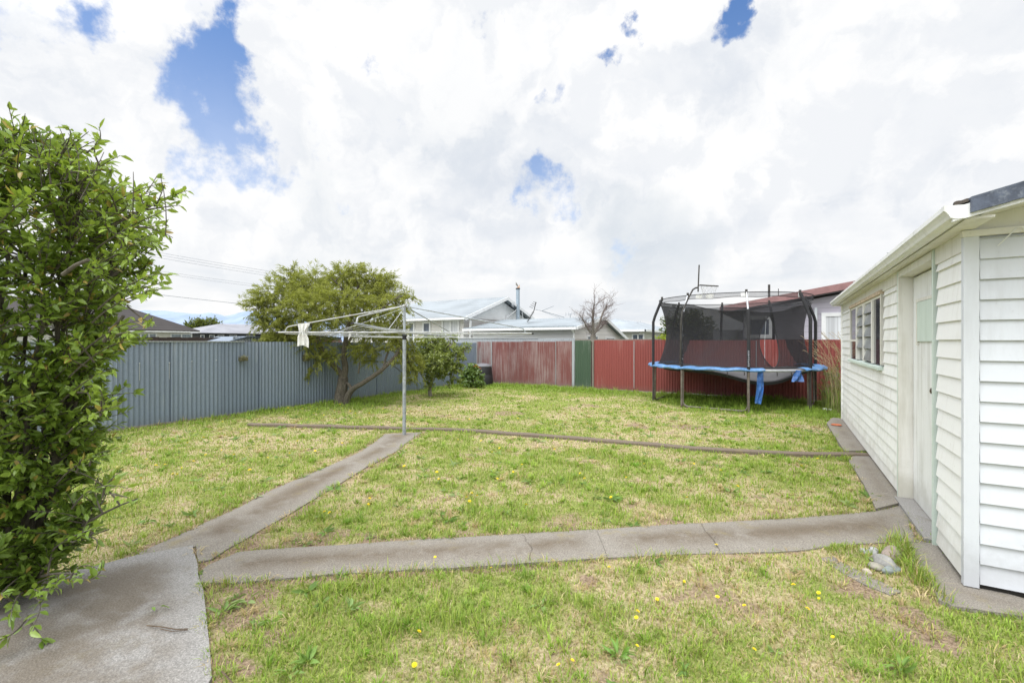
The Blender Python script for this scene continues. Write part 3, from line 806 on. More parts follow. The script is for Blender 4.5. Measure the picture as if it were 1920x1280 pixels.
stone(1673, 1042, .085, .06, .05, (.27, .22, .185), 'largest brown rounded stone at the top of the heap', 1)
stone(1658, 1062, .075, .05, .05, (.25, .245, .23), 'pale jagged quartz-like stone in the middle of the heap', 2, .01)
stone(1672, 1072, .08, .035, .03, (.19, .215, .21), 'flat grey-green stone at the lower edge of the heap', 3)
stone(1643, 1066, .055, .045, .03, (.24, .225, .185), 'flat buff stone against the pale jagged one', 4)
stone(1641, 1052, .035, .03, .03, (.24, .20, .185), 'small dark brown stone behind the buff one', 5)
stone(1637, 1036, .035, .03, .03, (.30, .30, .295), 'small white round stone beneath the grass tuft', 6)
stone(1619, 1035, .028, .025, .02, (.28, .28, .27), 'smallest white pebble at the outer end of the heap', 7)
stone(1690, 1020, .03, .025, .035, (.3, .3, .29), 'small upright pale stone at the path corner', 8)
stone(1626, 1074, .03, .025, .02, (.42, .36, .30), 'small sandy stone beside the sunken concrete strip', 9)

# litter
m_paper = mat_plain('white_paper', (.78, .78, .76), .6, .08, 20)
def crumple(name, p, r, mat, label, cat, seed):
    bm = bmesh.new(); bmesh.ops.create_icosphere(bm, subdivisions=2, radius=1)
    for v in bm.verts: v.co *= 1+.5*mnoise.noise(v.co*2.3+Vector((seed, 0, 0))); v.co = Vector((v.co.x*r*1.5, v.co.y*r, v.co.z*r*.6))
    me = bpy.data.meshes.new(name); bm.to_mesh(me); bm.free(); me.materials.append(mat)
    o = bpy.data.objects.new(name, me); COL.objects.link(o); o.location = (p.x, p.y, r*.5); tag(o, label, cat)
crumple('crumpled_paper', G(1551, 770), .055, m_paper, 'crumpled white paper litter on the grass by the shed corner', 'litter', 3)
lid = MB(); lid.lathe([(.0, .0), (.075, 0), (.08, .010), (.07, .014), (.0, .012)], G(1568, 802, .0)+Vector((0, 0, .05)), 20)
tag(lid.build('plastic_lid', mat_plain('orange_plastic', (.50, .13, .05), .5, .2, 20), smooth=True, origin=G(1568, 802)), 'round orange-red lid lying at the far end of the shed path', 'lid')
m_twig = mat_plain('twig_bark', (.10, .07, .045), .9, .3, 30)
for pts, r, lab in (([(275,1172),(300,1174),(330,1179),(352,1178)], .003, 'thin dry twig lying on the concrete slab'),
                    ([(300,1178),(322,1183),(352,1180)], .002, 'shorter twig crossing the thin dry twig on the slab'),
                    ([(415,1258),(421,1262),(436,1280)], .003, 'bent stick at the lower right edge of the slab')):
    t = MB().tube([G(a, b_, .042) for a, b_ in pts], r, 5)
    tag(t.build('fallen_twig', m_twig, origin=G(*pts[0])), lab, 'twig', 'twigs on the concrete slab')
pos = np.array([G(300, 1136, .045), G(285, 1138, .045)]); dr = np.array([[.8, .3, .1], [.9, -.1, .1]])
V, Fc, Cc = leaf_arrays(pos, dr, np.array([.07, .05]), np.array([.022, .018]), np.tile((.2, .34, .06), (2, 1)))
tag(np_mesh('fallen_leaf', V, Fc, m_weed, Cc, origin=tuple(pos[0])), 'fallen green leaf sprig lying on the concrete slab', 'leaf')
# ------------------------------------------------------------------ corrugated iron fences
m_galv = mat_iron('galvanised_iron', (.235, .285, .36), (.345, .39, .445), .40, .45, .2)
m_galv_old = mat_iron('old_galvanised_iron', (.42, .45, .47), (.30, .31, .31), .4, .5, .15)
m_red_old = mat_iron('faded_red_iron', (.205, .070, .064), (.36, .27, .26), .62, .6)
m_red_grey = mat_iron('bleached_red_iron', (.235, .09, .08), (.42, .40, .39), .78, .6)
m_red = mat_iron('red_iron', (.255, .060, .052), (.33, .16, .14), .34, .6)
m_green = mat_iron('green_iron', (.06, .105, .062), (.24, .27, .22), .36, .6)
m_post = mat_plain('grey_timber', (.22, .20, .17), .85, .3, 12, stretch=(4, 4, .6))
m_darkwood = mat_plain('dark_timber', (.055, .04, .032), .9, .3, 8)
m_steel = mat_plain('grey_steel', (.35, .37, .39), .45, .2, 9, .3)

def corrugated(p0, d, n, L, z0, z1, pitch=.0762, amp=.0095, sub=10, lean=0.0):
    """one iron sheet: p0 foot, d along, n out of the sheet"""
    s = MB(); m = max(2, int(L/pitch*sub)); rows = 5
    p0, d, n = Vector(p0), Vector(d), Vector(n)
    for r in range(rows):
        z = z0+(z1-z0)*r/(rows-1)
        for i in range(m+1):
            t = L*i/m
            w = .004*mnoise.noise(Vector((p0.x+d.x*t, p0.y+d.y*t, z))*1.7)
            s.v.append(p0+d*t+n*(amp*math.sin(2*math.pi*t/pitch)+w+lean*(z-z0))+Vector((0, 0, z)))
    for r in range(rows-1):
        for i in range(m):
            a = r*(m+1)+i; s.f.append((a, a+1, a+m+2, a+m+1))
    return s

rf = random.Random(5)
# the grey fence along the left side
lf = thing('corrugated_fence', 'long blue-grey corrugated iron fence behind the feathery tree and the lemon tree', 'fence', (-9.65, 5.0, 0))
y = -2.6
i = 0
top = lambda y: 1.495-.0045*(y-4)
while y < 13.55:
    L = min(.82, 13.60-y)
    o_ = (.0 if i % 2 else .010)
    corrugated((-9.65+o_, y, 0), (0, 1, 0), (1, 0, 0), L+.03 if y+L < 13.5 else L, .02, top(y+.4)+rf.uniform(-.008, .008)).build('iron_sheet', m_galv, lf, smooth=True)
    y += L; i += 1
MB().box((-9.70, -2.6, .0), (-9.635, 13.55, .035)).build('base_board', m_post, lf)
MB().box((-9.74, -2.6, 1.30), (-9.67, 13.5, 1.38)).build('rail', m_post, lf)
MB().box((-9.74, -2.6, .35), (-9.67, 13.5, .43)).build('rail', m_post, lf)
MB().box((-9.69, -2.6, 1.492), (-9.615, on_x(458, -9.65), 1.508)).build('cap_strip', m_galv_old, lf)
MB().box((-9.72, on_x(430, -9.65), 1.475), (-9.66, on_x(470, -9.65), 1.496)).build('cap_strip', m_darkwood, lf)
for px, py in ((262, 681), (318, 680), (360, 677), (406, 675)):
    yb = on_x(px, -9.63); Yd = depth((-9.63, yb)); z = H_+(640-py)/F_*Yd
    s = MB(); s.lathe([(0, .012), (.010, .008), (.012, 0)], (0, 0, 0), 8)
    s.v = [Vector((-9.638+v.z, yb+v.x, z+v.y)) for v in s.v]
    s.box((-9.6385, yb-.004, z-.30), (-9.6375, yb+.004, z-.01))
    s.build('bolt', m_galv_old, lf)
# planters hung on the grey fence
m_moss = mat_plain('mossy_wood', (.10, .095, .05), .95, .4, 30)
m_tuft = mat_leaf('dry_tuft', .7, .3, .2)
def planter(px, py, w, h, label):
    yb = on_x(px, -9.6); Yd = depth((-9.6, yb)); z = H_+(640-py)/F_*Yd
    t = thing('wall_planter', label, 'planter', (-9.6, yb, z))
    MB().box((-9.635, yb-w/2, z-h/2), (-9.52, yb+w/2, z-h/2+.02)).box((-9.635, yb-w/2, z-h/2+.02), (-9.62, yb+w/2, z+h/2)).box((-9.53, yb-w/2, z-h/2+.02), (-9.515, yb+w/2, z+h/2-.01)).box((-9.62, yb-w/2, z-h/2+.02), (-9.53, yb-w/2+.015, z+h/2)).box((-9.62, yb+w/2-.015, z-h/2+.02), (-9.53, yb+w/2, z+h/2)).build('trough', m_moss, t)
    n = 60; pos = np.array([-9.57, yb, z+h/2-.02])+rng.normal(size=(n, 3))*np.array([.02, w*.28, .005]); dr = rng.normal(size=(n, 3))*.6+np.array([0, 0, 1])
    V, Fc, Cc = leaf_simple(pos, dr, .05+.05*rng.random(n), np.full(n, .008), np.array([(.42, .40, .25)])*(.6+.6*rng.random((n, 1))))
    np_mesh('foliage', V, Fc, m_tuft, Cc, parent=t)
planter(455, 673, .13, .075, 'mossy little wooden trough with dry tuft hung on the open stretch of grey fence')
planter(573, 671, .10, .14, 'narrow taller wooden planter hung on the grey fence beside the feathery tree')

# the back fence: weathered red sheets, one green sheet, brighter red sheets
BY = 13.64
def back_sheets(root, joints, mats, ztop=1.555, lean=0.0):
    for k, (p, q) in enumerate(zip(joints, joints[1:])):
        a, b_ = on_y(p, BY), on_y(q, BY)
        corrugated((a, BY-.003*(k % 2), 0), (1, 0, 0), (0, -1, 0), b_-a+.01, .02+rf.uniform(0, .02), ztop(.5*(a+b_))+rf.uniform(-.012, .012)).build('iron_sheet', mats[k % len(mats)], root, smooth=True)
zt = lambda a: 1.555+.004*(a+9)
f1 = thing('corrugated_fence', 'faded maroon corrugated iron fence between the compost bin and the green sheet', 'fence', (on_y(980, BY), BY, 0))
J = [894, 922, 952, 980, 1008, 1042, 1072]
back_sheets(f1, J, [m_red_grey, m_red_old, m_red_old, m_red_old, m_red_old, m_red_old], lambda a: 1.50)
for px, w_ in ((893, .04), (922.5, .022), (1042.5, .012)):
    a = on_y(px, BY); MB().box((a-w_/2, BY-.035, .02), (a+w_/2, BY-.014, 1.50)).build('cover_strip', m_galv_old, f1)
a = on_y(890, BY); MB().box((a-.06, BY-.03, 0), (a-.01, BY+.05, 1.36)).build('corner_post', m_darkwood, f1)
MB().box((on_y(894, BY), BY+.02, 1.2), (on_y(1072, BY), BY+.07, 1.29)).build('rail', m_post, f1)
f2 = thing('corrugated_fence', 'narrow dark green corrugated iron sheet in the red back fence', 'fence panel', (on_y(1092, BY), BY, 0))
a0, a1 = on_y(1078, BY), on_y(1108, BY)
corrugated((a0, BY, 0), (1, 0, 0), (0, -1, 0), a1-a0, .03, 1.53).build('iron_sheet', m_green, f2, smooth=True)
MB().box((on_y(1073, BY), BY-.03, 0), (on_y(1077.5, BY), BY-.012, 1.52)).build('cover_strip', m_galv_old, f2)
MB().box((a1+.0, BY+.012, 0), (a1+.09, BY+.05, 1.5)).build('shadow_board', m_darkwood, f2)
MB().box((on_y(1111, BY), BY-.03, 0), (on_y(1113.5, BY), BY-.010, 1.53)).build('cover_strip', m_post, f2)
f3 = thing('corrugated_fence', 'bright brick-red corrugated iron fence behind the trampoline', 'fence', (on_y(1350, BY), BY, 0))
J = [1114, 1149, 1189, 1228, 1272, 1318, 1366, 1418, 1472, 1530, 1590, 1640, 1700]
back_sheets(f3, J, [m_red], lambda a: 1.535+.003*(a+4))
for px in (1189, 1418):
    a = on_y(px, BY); MB().box((a-.008, BY-.022, .1), (a+.008, BY-.012, 1.52)).build('cover_strip', m_galv_old, f3)
MB().box((on_y(1114, BY), BY+.02, 1.2), (on_y(1700, BY), BY+.07, 1.29)).build('rail', m_post, f3)
# neighbours' fences seen over the top
nf = thing('corrugated_fence', 'pale galvanised fence showing just above the faded maroon fence', 'fence', (-8, BY+.35, 0))
corrugated((on_y(820, BY+.35), BY+.35, 0), (1, 0, 0), (0, -1, 0), on_y(1078, BY+.35)-on_y(820, BY+.35), .0, 1.61, sub=8).build('iron_sheet', m_galv_old, nf, smooth=True)
MB().box((on_y(815, BY+.35), BY+.33, 1.611), (on_y(1010, BY+.35), BY+.37, 1.63)).build('top_strip', m_galv_old, nf)
MB().box((on_y(1078, BY+.3), BY+.3, 1.50), (on_y(1240, BY+.3), BY+.34, 1.575)).build('timber_rail', m_post, nf)

# ------------------------------------------------------------------ the weatherboard shed
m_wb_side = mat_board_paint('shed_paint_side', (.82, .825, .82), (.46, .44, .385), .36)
m_wb_front = mat_board_paint('shed_paint_cool_light', (.60, .625, .67), (.37, .375, .385), .28)  # side paint again, the end wall's cooler light mixed into the colour
m_cream = mat_board_paint('cream_paint', (.75, .74, .70), (.42, .40, .32), .45)
m_white = mat_board_paint('white_paint', (.79, .80, .805), (.36, .35, .30), .40)
m_pale_green = mat_board_paint('pale_green_paint', (.60, .69, .64), (.40, .50, .42), .4)
m_dark = mat_plain('gap_shade', (.02, .018, .015), .9, .2)  # near-black backing: the shade in the board gaps put into colour
m_flash = mat_plain('blue_grey_flashing', (.075, .09, .125), .5, .4, 14, .2, dirt=(.17, .19, .22))
m_rust = mat_plain('rusty_head', (.55, .45, .34), .8, .3, 12, dirt=(.23, .09, .04))
m_frost = mat_plain('frosted_glass', (.30, .32, .33), .22, .15, 10)
m_gl = mat_glass('dark_interior_glass', (.035, .035, .045))
m_knob = mat_plain('brown_knob', (.06, .035, .025), .3, .2, 20)

def boards(p0, d, n, L, z0, z1, pitch, openings=(), seed=0, thick=.024):
    """lapped weatherboards with holes"""
    s = MB(); p0, d, n = Vector(p0), Vector(d), Vector(n); r_ = random.Random(seed)
    Z = Vector((0, 0, 1))
    def piece(s0, s1, za, zb, zbot, ztop):
        if s1-s0 < .004 or zb-za < .004: return
        th = lambda z: thick-(thick-.006)*(z-zbot)/max(.001, ztop-zbot)
        o = r_.uniform(-.0015, .0015)
        q = [(0, za), (th(za)+o, za), (th(zb)+o, zb), (0, zb)]
        s.prism([p0+d*s0+n*u+Z*z for u, z in q], d*(s1-s0))
    z = z0
    while z < z1-.01:
        ztop = min(z+pitch, z1)
        cuts = sorted({0.0, L, *[c for o in openings for c in o[:2] if 0 < c < L]})
        pieces = []
        for s0, s1 in zip(cuts, cuts[1:]):
            mid = .5*(s0+s1); spans = [(z, ztop+.004)]
            for a, b_, za, zb in openings:
                if a <= mid <= b_:
                    spans = [t for sp in spans for t in ((sp[0], min(sp[1], za)), (max(sp[0], zb), sp[1])) if t[1]-t[0] > .003]
            pieces.append((s0, s1, spans))
        merged = []
        for s0, s1, sp in pieces:
            if merged and merged[-1][2] == sp: merged[-1] = (merged[-1][0], s1, sp)
            else: merged.append((s0, s1, sp))
        for s0, s1, sp in merged:
            for za, zb in sp: piece(s0, s1, za, zb, z, ztop)
        z += pitch
    return s

SX, SY0, SY1 = .957, 3.78, 10.50
WT = 2.17
shed = thing('garden_shed', 'white weatherboard shed with louvre window and pale green door panel', 'shed', (SX, SY0, 0))
MB().box((SX+.10, SY0+.10, .0), (SX+3.4, SY1-.02, WT)).build('wall_core', m_dark, shed)
wy0, wy1, wz0, wz1 = 6.47, 9.23, 1.20, 2.03
dy0, dy1, dz1 = 4.445, 5.57, 2.13
MB().box((SX+.004, SY0+.09, .02), (SX+.02, dy0, WT)).box((SX+.004, dy1, .02), (SX+.02, wy0-.02, WT)).box((SX+.004, wy1, .02), (SX+.02, SY1, WT)).box((SX+.004, wy0-.02, .02), (SX+.02, wy1, wz0)).box((SX+.004, wy0-.02, wz1), (SX+.02, wy1, WT)).box((SX+.004, dy0, dz1), (SX+.02, dy1, WT)).build('wall_backing', m_dark, shed)
sw = boards((SX, SY0+.017, 0), (0, 1, 0), (-1, 0, 0), SY1-SY0-.017, .06, 2.05, .121,
            [(dy0-SY0-.017-.085, dy1-SY0-.017+.04, -1, 3), (wy0-SY0-.017-.09, wy1-SY0-.017+.02, wz0-.02, 3)], 3, .020)
sw.build('wall', m_wb_side, shed, label='long side wall of lapped cream-white boards')
MB().box((SX-.016, wy1+.03, 2.052), (SX+.003, SY1, WT)).box((SX-.016, dy1+.05, 2.052), (SX+.003, wy0-.03, WT)).box((SX-.016, SY0+.035, 2.052), (SX+.003, dy0-.02, WT)).box((SX-.013, dy0-.02, dz1+.03), (SX+.003, dy1+.05, WT)).box((SX-.013, wy0-.03, wz1+.045), (SX+.003, wy1+.03, WT)).build('frieze', m_cream, shed)
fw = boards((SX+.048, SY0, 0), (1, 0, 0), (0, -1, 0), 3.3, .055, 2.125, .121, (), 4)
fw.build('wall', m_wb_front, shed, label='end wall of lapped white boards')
MB().box((SX+.05, SY0-.001, .02), (SX+3.4, SY0+.08, 2.125)).build('wall_backing', m_dark, shed)
MB().box((SX-.026, SY0-.030, .03), (SX+.044, SY0-.004, WT)).box((SX-.026, SY0-.003, .03), (SX-.004, SY0+.016, WT)).build('corner_board', m_wb_front, shed, bevel=.003)
MB().box((SX-.032, SY1-.03, .05), (SX-.002, SY1+.03, WT)).build('corner_board', m_wb_side, shed, bevel=.003)
MB().box((SX-.034, SY0-.038, 2.127), (SX+3.4, SY0-.002, 2.165)).build('frieze', m_cream, shed, bevel=.002)
# gable panel over the frieze, then the roof
MB().prism([(SX, SY0-.01, 2.166), (SX+3.45, SY0-.01, 2.166), (SX+3.45, SY0-.01, 2.255), (SX+1.72, SY0-.01, 2.685), (SX, SY0-.01, 2.255)], (0, .05, 0)).build('gable_panel', m_cream, shed)
EX, RX = .80, SX+1.72       # eave and ridge
sl_ = .25; zE = 2.235
def roofz(x): return zE+sl_*(min(x, 2*RX-x)-EX)
rs = MB()
for xa, xb in ((EX, RX), (2*RX-EX, RX)):
    m_ = 100; pts = []
    for j in range(m_+1):
        yy = 3.40+(10.62-3.40)*j/m_
        for xx in (xa, xb): pts.append(Vector((xx, yy, roofz(xx)+.010+.008*math.sin(j*1.55))))
    n0 = len(rs.v); rs.v += pts
    for j in range(m_): rs.f.append((n0+2*j, n0+2*j+1, n0+2*j+3, n0+2*j+2))
rs.build('roof', mat_iron('roof_iron', (.10, .115, .14), (.16, .16, .16), .4), shed)
# soffit: flat under the eave, sloping under the gable overhang
MB().box((EX+.06, 3.43, 2.17), (SX+.02, 10.6, 2.184)).build('soffit', m_cream, shed)
MB().prism([(SX+.021, 3.425, roofz(SX)-.045), (RX, 3.425, roofz(RX)-.045), (RX, 3.425, roofz(RX)-.012), (SX+.021, 3.425, roofz(SX)-.012)], (0, .34, 0)).build('soffit', m_cream, shed)
# bargeboard and flashing
MB().prism([(EX+.0, 3.395, roofz(EX)-.075), (RX, 3.395, roofz(RX)-.085), (RX, 3.395, roofz(RX)), (EX, 3.395, roofz(EX))], (0, .028, 0)).build('barge_board', m_white, shed)
fl = MB()
nseg = 12; x0, x1 = .868, RX
for k in range(nseg):
    xa = x0+(x1-x0)*k/nseg; xb = x0+(x1-x0)*(k+1)/nseg
    j0, j1 = .008*mnoise.noise(Vector((xa*9, 0, 0))), .008*mnoise.noise(Vector((xb*9, 0, 0)))
    fl.prism([(xa, 3.375, roofz(xa)-.056+j0), (xb, 3.375, roofz(xb)-.058+j1), (xb, 3.375, roofz(xb)+.014), (xa, 3.375, roofz(xa)+.014)], (0, .019, 0))
    fl.prism([(xa, 3.375, roofz(xa)+.0145), (xb, 3.375, roofz(xb)+.0145), (xb, 3.375, roofz(xb)+.028), (xa, 3.375, roofz(xa)+.028)], (0, .16, 0))
fl.build('roof_flashing', m_flash, shed, label='battered blue-grey metal barge flashing')
db = MB()
for k in range(40):
    xa, xb = .81+.010*k, .82+.010*k; h0, h1 = [.016+max(.002, .022*(.4+mnoise.noise(Vector((q*31, 2, 0))))*(1.3-q)) for q in (xa, xb)]
    db.poly([(xa, 3.41, roofz(xa)+.012), (xb, 3.41, roofz(xb)+.012), (xb, 3.425, roofz(xb)+.012+h1), (xa, 3.425, roofz(xa)+.012+h0)]); db.poly([(xa, 3.425, roofz(xa)+.012+h0), (xb, 3.425, roofz(xb)+.012+h1), (xb, 3.46, roofz(xb)+.012), (xa, 3.46, roofz(xa)+.012)])
db.build('leaf_litter', mat_plain('leaf_litter', (.05, .04, .03), .95, .4, 30), shed)
# gutter: a moulded trough along the eave
gp_ = [(.845, 2.172), (.815, 2.172), (.790, 2.180), (.783, 2.196), (.772, 2.212), (.762, 2.222), (.762, 2.250), (.770, 2.250), (.772, 2.228), (.790, 2.205), (.80, 2.188), (.838, 2.184), (.838, 2.245), (.845, 2.245)]
gm = MB(); gm.prism([(x, 3.392, z) for x, z in gp_], (0, 7.24, 0)); gut = gm.build('gutter', m_white, shed)
MB().poly([(x, 3.390, z) for x, z in gp_[:7]]+[(.845, 3.390, 2.245)]).build('gutter_end', m_white, gut)
for yy in (5.0, 7.2, 9.4):
    MB().bar((.760, yy, 2.258), (.85, yy, 2.258), .015, .004).build('gutter_bracket', m_galv_old, gut)
# door
dr_ = MB().box((SX+.075, dy0+.03, .05), (SX+.115, dy1-.045, 2.085)).build('door', m_white, shed)
MB().box((SX+.060, 4.66, 1.50), (SX+.0745, 5.31, 1.845)).build('door_panel', m_pale_green, dr_, label='pale green board nailed over the door light')
MB().box((SX+.058, 5.312, 1.47), (SX+.0745, 5.345, 1.875)).box((SX+.058, 4.62, 1.847), (SX+.0745, 5.311, 1.875)).build('door_bead', m_cream, dr_)
kn = MB(); kn.lathe([(0, .055), (.02, .05), (.026, .038), (.02, .024), (.010, .018), (.010, 0)], (0, 0, 0), 14)
kn.v = [Vector((SX+.075-v.z, 4.72+v.x, 1.115+v.y)) for v in kn.v]; kn.build('door_knob', m_knob, dr_, smooth=True)
fr = MB().box((SX-.030, dy1-.035, .02), (SX+.125, dy1-.004, dz1-.03)).box((SX-.028, dy0-.0, dz1-.029), (SX+.125, dy1-.004, dz1+.028)).build('door_frame', m_cream, shed)
MB().box((SX-.028, dy1-.003, .02), (SX+.0, dy1+.042, dz1+.03)).build('architrave', m_pale_green, fr)
MB().box((SX-.027, dy0-.045, .02), (SX+.06, dy0-.012, dz1+.035)).build('architrave', m_pale_green, fr)
MB().box((SX-.06, dy0+.02, .0), (SX+.12, dy1-.04, .042)).build('door_step', m_conc2, fr)
# louvre window
win = MB().box((SX-.028, wy0-.012, wz0+.035), (SX+.05, wy0+.042, wz1)).box((SX-.028, wy1-.045, wz0+.035), (SX+.05, wy1, wz1)).box((SX-.02, wy0+.043, wz1-.03), (SX+.05, wy1-.046, wz1-.001)).build('window', m_cream, shed)
MB().box((SX-.040, wy0-.02, wz1+.001), (SX+.02, wy1+.01, wz1+.042)).build('window_head', m_rust, win, label='window head board with flaking rusty paint')
MB().prism([(SX-.055, wy0-.03, wz0-.02), (SX+.05, wy0-.03, wz0-.02), (SX+.05, wy0-.03, wz0+.034), (SX-.055, wy0-.03, wz0+.012)], (0, wy1-wy0+.05, 0)).build('window_sill', m_pale_green, win)
mul = [7.05, 7.75, 8.44]
for q in mul: MB().box((SX-.032, q-.045, wz0+.035), (SX+.05, q+.045, wz1-.031)).build('mullion', m_cream, win)
bays = [(wy0+.043, mul[0]-.046), (mul[0]+.046, mul[1]-.046), (mul[1]+.046, mul[2]-.046), (mul[2]+.046, wy1-.046)]
for k, (a, b_) in enumerate(bays):
    px_ = SX+(.006 if k in (1, 2) else -.014); MB().box((px_, a, wz0+.035), (px_+.006, b_, wz1-.031)).build('pane', m_gl, win)  # room's darkness put into the colour; behind the louvres a backing, not glass
    if k == 3: MB().box((SX-.022, a, 1.50), (SX-.0145, b_, 1.53)).build('glazing_bar', m_cream, win)
    if k in (1, 2):
        for j in range(5):
            if k == 2 and j == 0: continue
            z = wz0+.06+j*.152
            o = (SX-.034, a+.004, z); MB().obox(o, (0, b_-a-.008, 0), (.030, 0, .142), (.004, 0, -.003)).build('louvre', m_frost, win)
# loose wire loop under the gable
MB().tube([(SX+.12, SY0-.028, 2.06), (SX+.15, SY0-.05, 2.10), (SX+.19, SY0-.055, 2.15), (SX+.215, SY0-.05, 2.155), (SX+.225, SY0-.05, 2.13)], .003, 6).build('cable', m_white, shed)

# ------------------------------------------------------------------ rotary clothesline
m_hoist = mat_plain('galvanised_tube', (.34, .37, .40), .5, .28, 12, .35, dirt=(.22, .22, .21))
m_hoist_w = mat_plain('worn_white_tube', (.40, .41, .41), .55, .2, 14, .1, dirt=(.30, .24, .17))
m_black = mat_plain('black_plastic', (.015, .015, .017), .55, .3, 30)
m_wire = mat_plain('line_wire', (.50, .52, .54), .4, .2, 30)
base = G(758, 818); hx, hy = -1.70, 7.19
hl = thing('rotary_clothesline', 'grey rotary clothesline on a single post at the path end', 'clothesline', base)
MB().tube([base, yard(hx, hy, 1.60)], .028, 14).build('post', m_hoist, hl, smooth=True)
MB().tube([yard(hx, hy, 1.60), yard(hx, hy, 2.065)], .021, 12).build('mast', m_hoist, hl, smooth=True)
cl = MB(); cl.lathe([(.0305, 1.53), (.036, 1.535), (.036, 1.555), (.031, 1.558), (.031, 1.57), (.037, 1.573), (.037, 1.60), (.030, 1.604)], yard(hx, hy, 0), 14); cl.build('collar', m_black, hl, smooth=True)
cl = MB(); cl.lathe([(0, 2.085), (.03, 2.08), (.034, 2.062), (.024, 2.05)], yard(hx, hy, 0), 12); cl.lathe([(.030, 1.615), (.040, 1.62), (.040, 1.665), (.022, 1.67)], yard(hx, hy, 0), 12); cl.build('hub', m_hoist_w, hl, smooth=True)
zA = 1.642
arms = {'W': (-3.53, 6.87, 1.637), 'E': (.33, 7.60, 1.632), 'N': (-1.86, 5.32, 1.712), 'F': (-1.19, 9.10, 1.597)}
arm_objs = {}
c0 = yard(hx, hy, zA)
for k_, (X, Y, Z) in arms.items():
    e = yard(X, Y, Z); d_ = (e-c0)
    a_ = MB().tube([c0+d_*.02, e], .0135 if k_ != 'N' else .0145, 10).build('arm', m_hoist if k_ in 'NF' else m_hoist_w, hl, smooth=True)
    dd_ = d_.normalized()
    MB().tube([e-dd_*.002, e+dd_*.03], .016, 10).build('end_cap', m_black, a_, smooth=True)
    bend = c0+d_*.93+Vector((0, 0, .085)); foot = c0+d_*.945
    MB().tube([yard(hx, hy, 2.06), bend-(bend-yard(hx, hy, 2.06))*.03, bend+Vector((0, 0, -.008)), foot+Vector((0, 0, .03)), foot], [.0098]*5, 8).build('strut', m_hoist_w if k_ in 'NW' else m_hoist, hl, smooth=True)
    arm_objs[k_] = (e, d_)
wires = MB()
ring = ['W', 'N', 'E', 'F']
for j in range(6):
    t = .45+.1*j
    for a, b_ in zip(ring, ring[1:]+ring[:1]):
        p, q = c0+arm_objs[a][1]*t, c0+arm_objs[b_][1]*t
        pts = [p.lerp(q, u)-Vector((0, 0, .022+.10*u*(1-u))) for u in np.linspace(0, 1, 7)]
        wires.tube(pts, .0016, 4, False)
wires.build('line_wire', m_wire, hl)
MB().tube([yard(hx, hy, 2.03), c0+arm_objs['N'][1]*.38], .006, 6).build('stay', m_hoist_w, hl)
MB().tube([yard(hx, hy, 2.03), c0+arm_objs['W'][1]*.55+Vector((0, 0, .0))], .003, 6).build('stay', m_wire, hl)
# rag hung over the strut
wd_ = arm_objs['W'][1].normalized(); topc = c0+arm_objs['W'][1]*.80+Vector((0, 0, .136))
rag = MB(); nu, nv = 22, 18
for side in (0, 1):
    n0 = len(rag.v)
    for j in range(nv+1):
        v_ = j/nv; z = -.33*v_ if side == 0 else -.24*v_
        wid = .085*(1-.55*math.exp(-((v_-.38)/.2)**2)) if side == 0 else .075*(1-.4*v_)
        for i in range(nu+1):
            u_ = i/nu*2-1
            p = topc+wd_*(u_*wid+.028*v_+.012*math.sin(v_*5))+Vector((0, 0, z+.012*u_*v_+(-.03*abs(u_) if v_ > .95 else 0)))
            nrm = Vector((-wd_.y, wd_.x, 0))
            rag.v.append(p+nrm*((.013 if side == 0 else -.013)+.014*math.sin(u_*8+v_*3)*min(1, v_*3)))
    for j in range(nv):
        for i in range(nu):
            a = n0+j*(nu+1)+i; rag.f.append((a, a+1, a+nu+2, a+nu+1))
k_ = nu+1; m2 = (nv+1)*(nu+1)
for i in range(nu): rag.f.append((i, i+1, m2+i+1, m2+i))
tag(rag.build('hanging_cloth', mat_plain('white_rag', (.70, .70, .68), .9, .12, 18, dirt=(.5, .47, .42)), smooth=True, origin=topc), 'crumpled white rag hung over an arm of the clothesline', 'cloth')

# ------------------------------------------------------------------ trampoline
m_blue = mat_plain('blue_vinyl', (.085, .22, .45), .5, .4, 5, dirt=(.26, .36, .50))
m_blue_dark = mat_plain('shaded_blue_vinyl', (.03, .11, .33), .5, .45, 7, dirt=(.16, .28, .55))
m_foam = mat_plain('black_foam', (.016, .016, .018), .85, .4, 40, dirt=(.07, .07, .075))
m_leg = mat_plain('weathered_steel', (.155, .135, .115), .55, .35, 10, .3, dirt=(.12, .07, .045))
m_legd = mat_plain('dark_steel', (.06, .055, .05), .6, .35, 12, .3)
m_silver = mat_plain('bare_steel', (.55, .57, .60), .35, .15, 14, .5)
m_net = mat_mesh_net('safety_net', (.007, .007, .009), .75)
m_band = mat_mesh_net('net_band', (.05, .05, .055), .40)
m_pipe = mat_plain('black_piping', (.012, .012, .014), .7, .3, 30)
m_mat = mat_plain('dusty_mat', (.09, .09, .092), .75, .2, 6)
TX, TY, TRD = 5.50, 11.42, 1.90
def tp(ang, r, z): return yard(TX+r*math.cos(R(ang)), TY+r*math.sin(R(ang)), z)
tramp = thing('trampoline', 'round trampoline with black net, torn blue pad and sagging mat', 'trampoline', yard(TX, TY))
ANG = [213, 254, 295, 352, 32, 72, 115, 180]
ring_ = [tp(a, TRD, .885) for a in range(0, 361, 4)]
MB().tube(ring_, .024, 8, False).build('frame_ring', m_silver, tramp, smooth=True)
